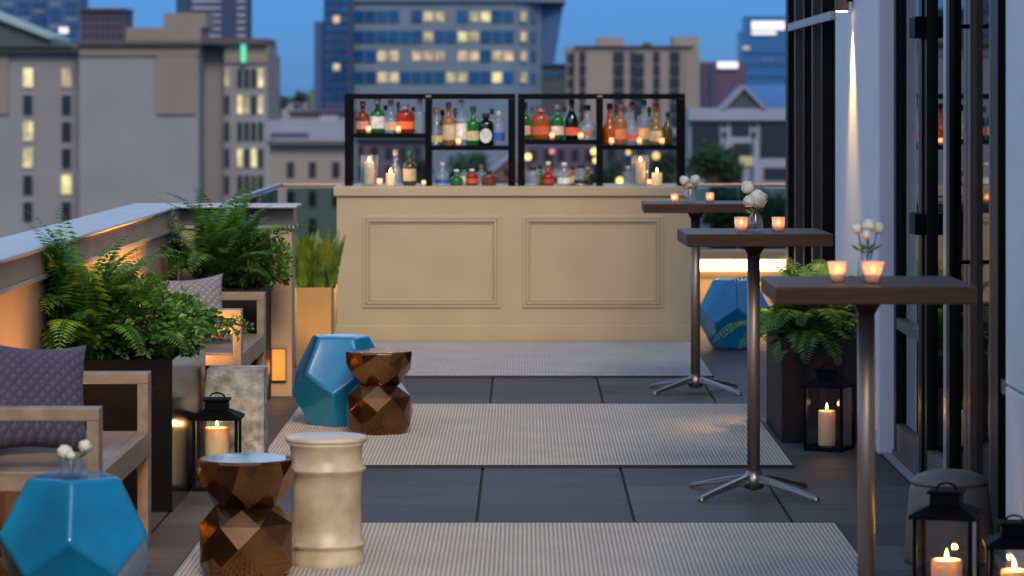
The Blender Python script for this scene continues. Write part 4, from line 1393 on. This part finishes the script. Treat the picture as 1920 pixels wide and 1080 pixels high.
class Bld:
    def __init__(s, name, label, d, px, cat='building', group=None):
        s.d = d
        s.t = thing(name, label, cat, (X(px, d), d, GZ), group)

    def box(s, name, m, a, b, ytop, ybot=None, dy=0.0, dep=15.0, parent=None, bevel=0.0):
        d = s.d + dy
        z0 = GZ if ybot is None else Z(ybot, d)
        return bx(name, m, parent or s.t, X(a, d), X(b, d), d, d + dep, z0, Z(ytop, d), bevel)

    def win(s, px, py, w_, h_, m, name='window', proud=0.25, dy=0.0, parent=None):
        d = s.d + dy
        k = d / F
        x, z = X(px, d), Z(py, d)
        o = bx(name, m, parent or s.t, x - w_ * k / 2, x + w_ * k / 2, d - proud, d - 0.02, z - h_ * k / 2, z + h_ * k / 2)
        return o


# hotel with the blank wall
h = Bld('hotel_block', 'big pale hotel with blank wall and two window columns beyond the parapet', 360, 250)
h.box('side_wing', WM['grey'], -60, 147, 99, dy=4)
h.box('blank_wall', WM['grey'], 148, 372, 84)
h.box('beige_panel', WM['beige'], 148, 372, 84.5, 104, dy=-0.4, dep=0.38)
h.box('beige_panel', WM['beige'], 293, 366, 105, 214, dy=-0.4, dep=0.38)
h.box('cornice', WM['cornice'], 140, 378, 77, 84, dy=-1.2, dep=17)
h.box('roof_block', WM['beige'], 236, 376, 52, 77, dy=2, dep=10)
h.box('penthouse', WM['beige'], 307, 386, 24, 52, dy=3, dep=9)
h.box('beige_strip', WM['beige'], -60, 16, 96, 214, dy=3.6, dep=0.38)
h.box('cornice', WM['cornice'], -60, 147, 88, 98, dy=2.6, dep=17)
d = 363
o = B(MB().xzprism([(X(-60, d), Z(88, d)), (X(139, d), Z(88, d)), (X(100, d), Z(74, d)), (X(0, d), Z(36, d)), (X(-60, d), Z(12, d))], d - 1, d + 14), 'roof', WM['roof_green'], h.t)
B(MB().xzprism([(X(-60, d), Z(4, d)), (X(0, d), Z(30, d)), (X(100, d), Z(69, d)), (X(100, d), Z(74, d)), (X(0, d), Z(36, d)), (X(-60, d), Z(10, d))], d - 2, d + 14), 'eave', WM['roof_edge'], o)
h.box('recessed_wall', WM['grey'], 373, 420, 88, dy=7)
h.box('corner_bay', WM['grey'], 420, 501, 84, dy=5)
h.box('cornice', WM['cornice'], 379, 500, 72, 83, dy=3.5, dep=14)
h.box('bay_cap', WM['beige'], 421, 502, 84.5, 118, dy=4.6, dep=0.38)
h.box('side_bay', WM['beige'], 502, 507, 102, dy=9)
PD = M['pane_dark']
for col, pat in ((53, 'YDYYDD'), (125, 'yDDDYD')):
    for r_, c in enumerate(pat):
        f = h.win(col, 146 + 50 * r_, 20, 38, WM['stripe'], 'window', 0.15, 4)
        h.win(col, 146 + 50 * r_, 17, 35, {'Y': M['lit_yellow'], 'y': M['lit_dim'], 'D': PD}[c], 'pane', 0.35, 4, f)
for col, pat in ((426, 'yDDDDD'), (450, 'DYDYDD'), (463, 'DyDDDD'), (476, 'DDDYDD'), (489, 'YYDDDD')):
    for r_, c in enumerate(pat):
        h.win(col, 146 + 50 * r_, 8.5, 34, {'Y': M['lit_yellow'], 'y': M['lit_dim'], 'D': PD}[c], 'window', 0.3, 5 - 0.0)
h.win(457, 100, 8, 34, M['sign_green'], 'neon_sign', 0.8, 4.6)

# striped tower and blocks behind it
b = Bld('striped_tower', 'dark tower with pale horizontal bands rising behind the hotel', 720, 396)
b.box('tower_shaft', WM['navy'], 330, 462, -120)
for y in range(-40, 80, 13):
    b.box('band', WM['stripe'], 360, 414, y, y + 6, dy=-0.6, dep=0.55)
    b.box('band', WM['stripe'], 444, 460, y, y + 6, dy=-0.6, dep=0.55)
b = Bld('office_block', 'deep blue office block behind the hotel roof with one lit sign', 800, 60)
b.box('tower_shaft', WM['bluebuild'], -60, 88, -80)
b.box('low_wing', WM['bluebuild'], 88, 150, -10, dy=-8)
for i in range(5):
    for j in range(5):
        b.win(14 + 30 * i, 8 + 14 * j, 22, 8, M['pane_blue'] if (i + j) % 3 else WM['spandrel'], 'window', 0.3, 0 if i < 3 else -8)
b.win(120, 57, 16, 11, M['sign_white'], 'lit_sign', 1.0, -8)
b = Bld('plum_block', 'low plum coloured block behind the blank hotel wall', 640, 190)
b.box('wall', WM['plum'], 150, 232, 20)
b.box('roof_edge', WM['cornice'], 147, 234, 15, 20, dy=-1)
for i in range(7):
    for j in range(3):
        b.win(159 + 11 * i, 34 + 16 * j, 5, 9, PD, 'window', 0.3)

# navy slab and curved glass office
b = Bld('navy_tower', 'dark blue slab tower beside the curved glass office', 560, 625)
b.box('tower_shaft', WM['navy'], 607, 656, -100)
b.box('side_shaft', WM['bluebuild'], 589, 606.5, 40, dy=2)
for j in range(12):
    for i in range(3):
        lit = (i, j) in ((1, 3), (1, 8))
        b.win(616 + 15 * i, -18 + 18 * j, 12, 13, M['lit_warm'] if lit else M['pane_blue'], 'window', 0.3)
g = Bld('glass_office', 'curved glass office with rows of lit windows behind the bar', 600, 850)
d = 600
pts = [(X(656, d), d), (X(960, d), d), (X(990, d), d + 2.5), (X(1016, d), d + 7), (X(1016, d), d + 30), (X(656, d), d + 30)]
B(MB().prism(pts, GZ, Z(3, d)), 'wall', WM['spandrel'], g.t)
pts2 = [(X(654, d), d - 1), (X(960, d), d - 1), (X(1062, d), d + 6), (X(1062, d), d + 31), (X(654, d), d + 31)]
B(MB().prism(pts2, Z(2.9, d), Z(-14, d)), 'roof_slab', WM['spandrel'], g.t)
B(MB().xzprism([(X(1016.5, d), GZ), (X(1040, d), GZ), (X(1040, d), Z(120, d)), (X(1058, d), Z(3.5, d)), (X(1016.5, d), Z(3.5, d))], d + 8, d + 29), 'flared_end', WM['bluebuild'], g.t)
B(MB().box(X(656, d), X(664, d), d - 1.2, d - 0.05, GZ, Z(3.5, d)), 'edge_fin', WM['roofgrey'], g.t)
rows = [(31, '...bbbbbb.bbbb' ), (69, ''), (105, ''), (145, '')]
litmap = {0: {6: 'w', 7: 'y', 10: 'y', 11: 's'}, 1: {6: 'y', 9: 's', 10: 'y'}, 2: {2: 'w', 3: 'w', 5: 'w', 6: 'y', 7: 'y', 9: 'w', 10: 'W', 12: 'w', 13: 'W'}, 3: {2: 'w', 3: 'w', 8: 'y', 9: 'y', 12: 's'}}
LM = {'w': M['lit_warm'], 'W': M['lit_warm'], 'y': M['lit_dim'], 's': M['lit_yellow']}
for r_, yc in enumerate((31, 69, 105, 145)):
    for c in range(14):
        if c in (4, 8) and r_ % 2 == 0: continue
        px = 674 + 21.5 * c
        mm = LM.get(litmap[r_].get(c), M['pane_blue'])
        g.win(px, yc, 19 if mm is M['pane_blue'] else 17, 23 if mm is M['pane_blue'] else 18, mm, 'window', 0.3)
for r_, yc in enumerate((31, 69, 105, 145)):
    for c in range(2):
        px = 982 + 17 * c
        k = d / F
        dd = d + 1.6 + 3.4 * c
        o = bx('window', M['pane_blue'] if c else M['lit_dim'], g.t, X(px, dd) - 5.5 * k, X(px, dd) + 5.5 * k, dd - 1.0 - 0.6 * c, dd + 0.6, Z(yc + 9, dd), Z(yc - 9, dd))

# apartment block
a = Bld('apartment_block', 'beige apartment block with dark balcony columns behind the shelves', 500, 1190)
a.box('wall', WM['apt'], 1078, 1312, 86)
a.box('side_wing', WM['apt'], 1062, 1077.5, 88, dy=3)
a.box('penthouse', WM['apt'], 1120, 1170, 70, 85.5, dy=3, dep=8)
a.box('penthouse', WM['apt'], 1262, 1311, 68, 85.5, dy=2, dep=8)
a.box('roof_unit', WM['dark'], 1206, 1222, 80, 85.5, dy=4, dep=3)
a.box('end_panel', WM['beige'], 1284, 1304, 96, 260, dy=-0.5, dep=0.48)
a.box('roof_edge', WM['cornice'], 1076, 1300, 85.6, 88, dy=-0.8, dep=0.78)
for col, w_ in ((1092, 12), (1160, 20), (1199, 17), (1186, 9), (1231, 12), (1265, 19)):
    for j in range(6):
        lit = (col, j) in ()
        a.win(col, 107 + 24 * j + (3 if col in (1199,) else 0), w_, 20, PD, 'window', 0.35)
for col in (1069,):
    for j in range(4): a.win(col, 108 + 24 * j, 9, 16, PD, 'window', 0.3, 3)

b = Bld('dark_office', 'low dark office between the glass office and the apartment block', 540, 1045)
b.box('wall', WM['dark'], 1017, 1070, 122)
b.box('parapet', WM['bluebuild'], 1015, 1072, 119, 121.9, dy=-1)
for i in range(4): b.win(1024 + 13 * i, 140, 8, 12, M['pane_blue'], 'window', 0.3)
b = Bld('maroon_block', 'dark maroon block with a bright white rooftop sign', 620, 1350)
b.box('wall', WM['maroon'], 1312, 1400, 116)
b.box('pilaster', WM['navy'], 1316, 1322, 120, 330, dy=-0.8, dep=0.75)
b.box('pilaster', WM['navy'], 1332, 1340, 120, 330, dy=-0.8, dep=0.75)
b.win(1364, 122, 38, 12, M['sign_white'], 'lit_sign', 1.2)
b = Bld('blue_tower', 'blue glass tower crowned by a bright white sign beside the facade', 900, 1432)
b.box('tower_shaft', WM['blueglass'], 1388, 1500, 58)
b.box('crown', WM['blueglass'], 1396, 1500, 30, 57.5, dy=1, dep=12)
b.win(1440, 48, 62, 16, M['sign_white'], 'lit_sign', 1.5, 1)
b.win(1432, 62, 46, 6, M['sign_white'], 'lit_sign', 1.2)
b.win(1399, 90, 13, 7, M['lit_warm'], 'window', 0.4)
b.win(1440, 112, 26, 4, WM['spandrel'], 'window', 0.4)
for j in range(4): b.win(1445, 100 + 22 * j, 100, 3, M['pane_blue'], 'floor_band', 0.3)

# pale building with the blue gable roof
b = Bld('gabled_hall', 'pale stucco hall with blue gabled roof behind the far table', 250, 1385)
d = 250
b.box('wall', WM['white'], 1292, 1530, 226)
b.box('entablature', WM['white'], 1290, 1532, 203, 225.5, dy=-0.7, dep=14)
B(MB().xzprism([(X(1358, d), Z(202.5, d)), (X(1428, d), Z(202.5, d)), (X(1394, d), Z(166, d))], d - 0.6, d + 6), 'gable', WM['dark'], b.t)
B(MB().xzprism([(X(1353, d), Z(203.5, d)), (X(1359, d), Z(202.8, d)), (X(1394, d), Z(165.5, d)), (X(1429, d), Z(202.8, d)), (X(1435, d), Z(203.5, d)), (X(1394, d), Z(160.5, d))], d - 1.0, d + 6), 'gable_trim', WM['white'], b.t)
B(MB().yzprism([(d + 1, Z(202.6, d)), (d + 8, Z(158, d)), (d + 14, Z(202.6, d))], X(1400, d), X(1540, d)), 'roof', WM['roof_blue'], b.t)
for (x0, x1, y0, y1) in ((1296, 1350, 230, 305), (1371, 1405, 228, 255), (1425, 1484, 228, 295), (1432, 1484, 314, 338), (1375, 1408, 268, 300)):
    f = bx('window', WM['dark'], b.t, X(x0, d), X(x1, d), d - 0.12, d - 0.01, Z(y1, d), Z(y0, d))
    bx('pane', M['pane_dark'], f, X(x0 + 2, d), X(x1 - 2, d), d - 0.2, d - 0.121, Z(y1 - 2, d), Z(y0 + 2, d))
for (x, y) in ((1358, 232), (1358, 252), (1413, 232), (1413, 252)): b.win(x, y, 8, 11, PD, 'window', 0.2)
b.win(1400, 302, 26, 18, M['lit_dim'], 'window', 0.3)
for x in (1364, 1418): b.box('column', WM['white'], x - 4, x + 4, 262, dy=-1.2, dep=1.0)

# roofs seen left of the shelves
b = Bld('warehouse', 'long low warehouse with pale flat roof far beyond the railing', 1000, 560)
b.box('wall', WM['roofgrey'], 508, 700, 189)
b.box('roof_edge', WM['plum'], 506, 702, 186, 189, dy=-1)
for i in range(4): b.win(530 + 26 * i, 199, 12, 7, PD, 'window', 0.4)
b = Bld('white_plant_room', 'small white boxy building on a green roof left of the shelves', 620, 608)
b.box('wall', WM['greenroof'], 580, 632, 166)
b.box('white_box', WM['white'], 591, 624, 146, 165.5, dy=2, dep=6)
b = Bld('red_roof_shop', 'low shop with dark red roof left of the shelves', 480, 590)
b.box('wall', WM['redbrick'], 543, 660, 212)
b.box('roof_edge', WM['plum'], 540, 662, 207, 212, dy=-1)
b = Bld('flat_roof_store', 'pale flat roofed store with plum band left of the shelves', 330, 575)
b.box('wall', WM['roofgrey'], 500, 648, 226)
b.box('band', WM['plum'], 508, 578, 249, 261, dy=-0.4, dep=0.38)
b.box('roof_unit', WM['stripe'], 600, 632, 217, 225.5, dy=4, dep=4)
b = Bld('beige_shop_house', 'beige shop house with dark cornice seen through the railing', 215, 575)
b.box('wall', WM['apt'], 505, 650, 272)
b.box('cornice', WM['cornice'], 500, 655, 264, 272, dy=-0.8, dep=9)
b.box('roof', WM['roofgrey'], 503, 652, 262.5, 263.8, dy=-0.3, dep=9)
for (x, y) in ((586, 318), (586, 372), (545, 318), (545, 372), (630, 318), (630, 372), (586, 424), (545, 424)):
    f = b.win(x, y, 15, 30, WM['cornice'], 'window', 0.1)
    b.win(x, y, 10, 25, PD, 'pane', 0.16, 0, f)

# dusk blocks behind the bottles
b = Bld('dark_row_house', 'dark row house behind the lower shelf with the tall candle', 240, 725)
b.box('wall', WM['plum'], 655, 800, 262)
b.box('roof_edge', WM['dark'], 650, 803, 256, 262, dy=-0.6)
for i in range(5):
    for j in range(2): b.win(675 + 27 * i, 286 + 36 * j, 12, 22, PD, 'window', 0.2)
b = Bld('brick_gable_house', 'red brick gabled house behind the shelf posts', 260, 940)
d = 260
b.box('wall', WM['redbrick'], 905, 985, 338)
B(MB().xzprism([(X(900, d), Z(338, d)), (X(990, d), Z(338, d)), (X(962, d), Z(290, d))], d - 0.4, d + 10), 'gable', WM['redbrick'], b.t)
B(MB().xzprism([(X(893, d), Z(342, d)), (X(902, d), Z(341, d)), (X(962, d), Z(291, d)), (X(962, d), Z(284, d))], d - 1, d + 10), 'roof_verge', WM['roofgrey'], b.t)
b.win(950, 322, 10, 14, PD, 'window', 0.6)
b = Bld('lit_arcade', 'dim rosy street front behind the second shelf unit', 300, 1060)
b.box('wall', WM['plum'], 985, 1125, 262)
b.box('shop_band', WM['redbrick'], 985, 1125, 318, 332, dy=-0.5, dep=0.48)
for i in range(5): b.win(1000 + 26 * i, 290, 12, 20, PD, 'window', 0.2)
b = Bld('slate_store', 'dark slate fronted store behind the table end of the bar', 280, 1200)
b.box('wall', WM['dark'], 1126, 1290, 258)
b.box('cornice', WM['plum'], 1123, 1292, 253, 258, dy=-0.6)
for i in range(5): b.win(1146 + 28 * i, 290, 14, 22, M['pane_blue'] if i % 2 else PD, 'window', 0.2)


def lamp(px, py, dd, m, label, r=0.2):
    t = thing('street_lamp', label, 'street lamp', (X(px, dd), dd, GZ), 'street lamps in the town')
    x, z = X(px, dd), Z(py, dd)
    B(MB().tube([(x, dd, GZ), (x, dd, z - r)], [0.11, 0.06], 6), 'post', M['black'], t)
    B(MB().lathe([(0.001, -r), (r * .7, -r * .7), (r, 0), (r * .7, r * .7), (0.001, r)], x, dd, z, n=12), 'globe', m, t)


for a_ in ((990, 294, 190, M['lamp_yellow'], 'yellow street lamp glowing beside the shelf post, above the clear flask'), (1035, 284, 200, M['lamp_pink'], 'pink street lamp glowing above the dark red bottle', 0.16),
           (1114, 284, 190, M['lamp_yellow'], 'yellow street lamp glowing beside the divider, upper of two'), (1117, 301, 170, M['lamp_yellow'], 'yellow street lamp glowing beside the divider, lower of two', 0.14),
           (1178, 286, 190, M['lamp_orange'], 'orange street lamp just under the shelf board', 0.14), (1230, 292, 185, M['lamp_orange'], 'orange street lamp beside the hurricane glass', 0.22),
           (1162, 339, 180, M['lamp_yellow'], 'yellow street lamp low beside the divider near the bar top')):
    lamp(*a_)


def tree(label, px, ytop, ybot, wpx, dd, seed, nl=1500):
    rnd = random.Random(seed)
    k = dd / F
    cx, zt, zb = X(px, dd), Z(ytop, dd), Z(ybot, dd)
    W_, H_ = wpx * k / 2, (zt - zb) / 2
    t = thing('street_tree', label, 'tree', (cx, dd, GZ), 'trees in the town')
    tr = MB().tube([(cx, dd, GZ), (cx + .2, dd, zb), (cx, dd, zb + H_ * 1.2)], [0.35, 0.25, 0.08], 8)
    cl = []
    for i in range(16):
        a, el = rnd.uniform(0, 6.28), rnd.uniform(-0.6, 1.2)
        q = Vector((math.cos(a) * math.cos(el) * W_ * .72, math.sin(a) * math.cos(el) * W_ * .6, math.sin(el) * H_ * .72))
        c = Vector((cx, dd, zb + H_)) + q * rnd.uniform(0.6, 1.05)
        cl.append((c, rnd.uniform(0.28, 0.45) * W_))
        tr.tube([(cx, dd, zb + H_ * rnd.uniform(-.2, .6)), ((cx + c.x) / 2, (dd + c.y) / 2, (zb + H_ + c.z) / 2), tuple(c)], [0.12, 0.07, 0.03], 5)
    B(tr, 'trunk', M['bark'], t)
    lv = MB()
    s0 = W_ * 0.085
    for i in range(nl):
        c, r = rnd.choice(cl)
        d_ = Vector((rnd.gauss(0, 1), rnd.gauss(0, 1), rnd.gauss(0, .8))).normalized() * r * rnd.uniform(0.5, 1.1)
        p = c + d_
        u = Vector((rnd.uniform(-1, 1), rnd.uniform(-1, 1), rnd.uniform(-1, 1))).normalized()
        v = u.orthogonal().normalized()
        s = s0 * rnd.uniform(.6, 1.3)
        lv.add([p - u * s, p + v * s * .6, p + u * s, p - v * s * .6], [(0, 1, 2, 3)])
    B(lv, 'crown', M['tree'], t, fix=False)


tree('dark leafy tree before the gabled hall', 1340, 262, 420, 130, 190, 51, 2600)
tree('lower tree below the far railing beside the facade', 1440, 345, 480, 110, 150, 52, 1800)
tree('dusky tree behind the low clear and green bottles', 890, 276, 400, 110, 200, 53, 2200)
tree('dusky tree behind the table end hurricane glass', 1235, 268, 400, 90, 195, 54, 1800)
tree('dusky tree just beside the second shelf divider', 1150, 276, 400, 70, 200, 55, 1500)
tree('dim tree behind the olive bottle on the bar', 775, 268, 400, 80, 190, 56, 1500)
tree('small dark tree on the skyline between hotel and navy tower', 566, 168, 200, 34, 700, 57, 900)
tree('wide dark tree on the skyline close to the hotel', 525, 176, 205, 50, 760, 58, 900)

tree('dark bushy tree seen through the far railing pane beside the facade', 1400, 352, 520, 190, 165, 59, 2600)
tree('dark bushy tree seen through the railing between hotel and bar', 470, 356, 520, 110, 170, 60, 1500)
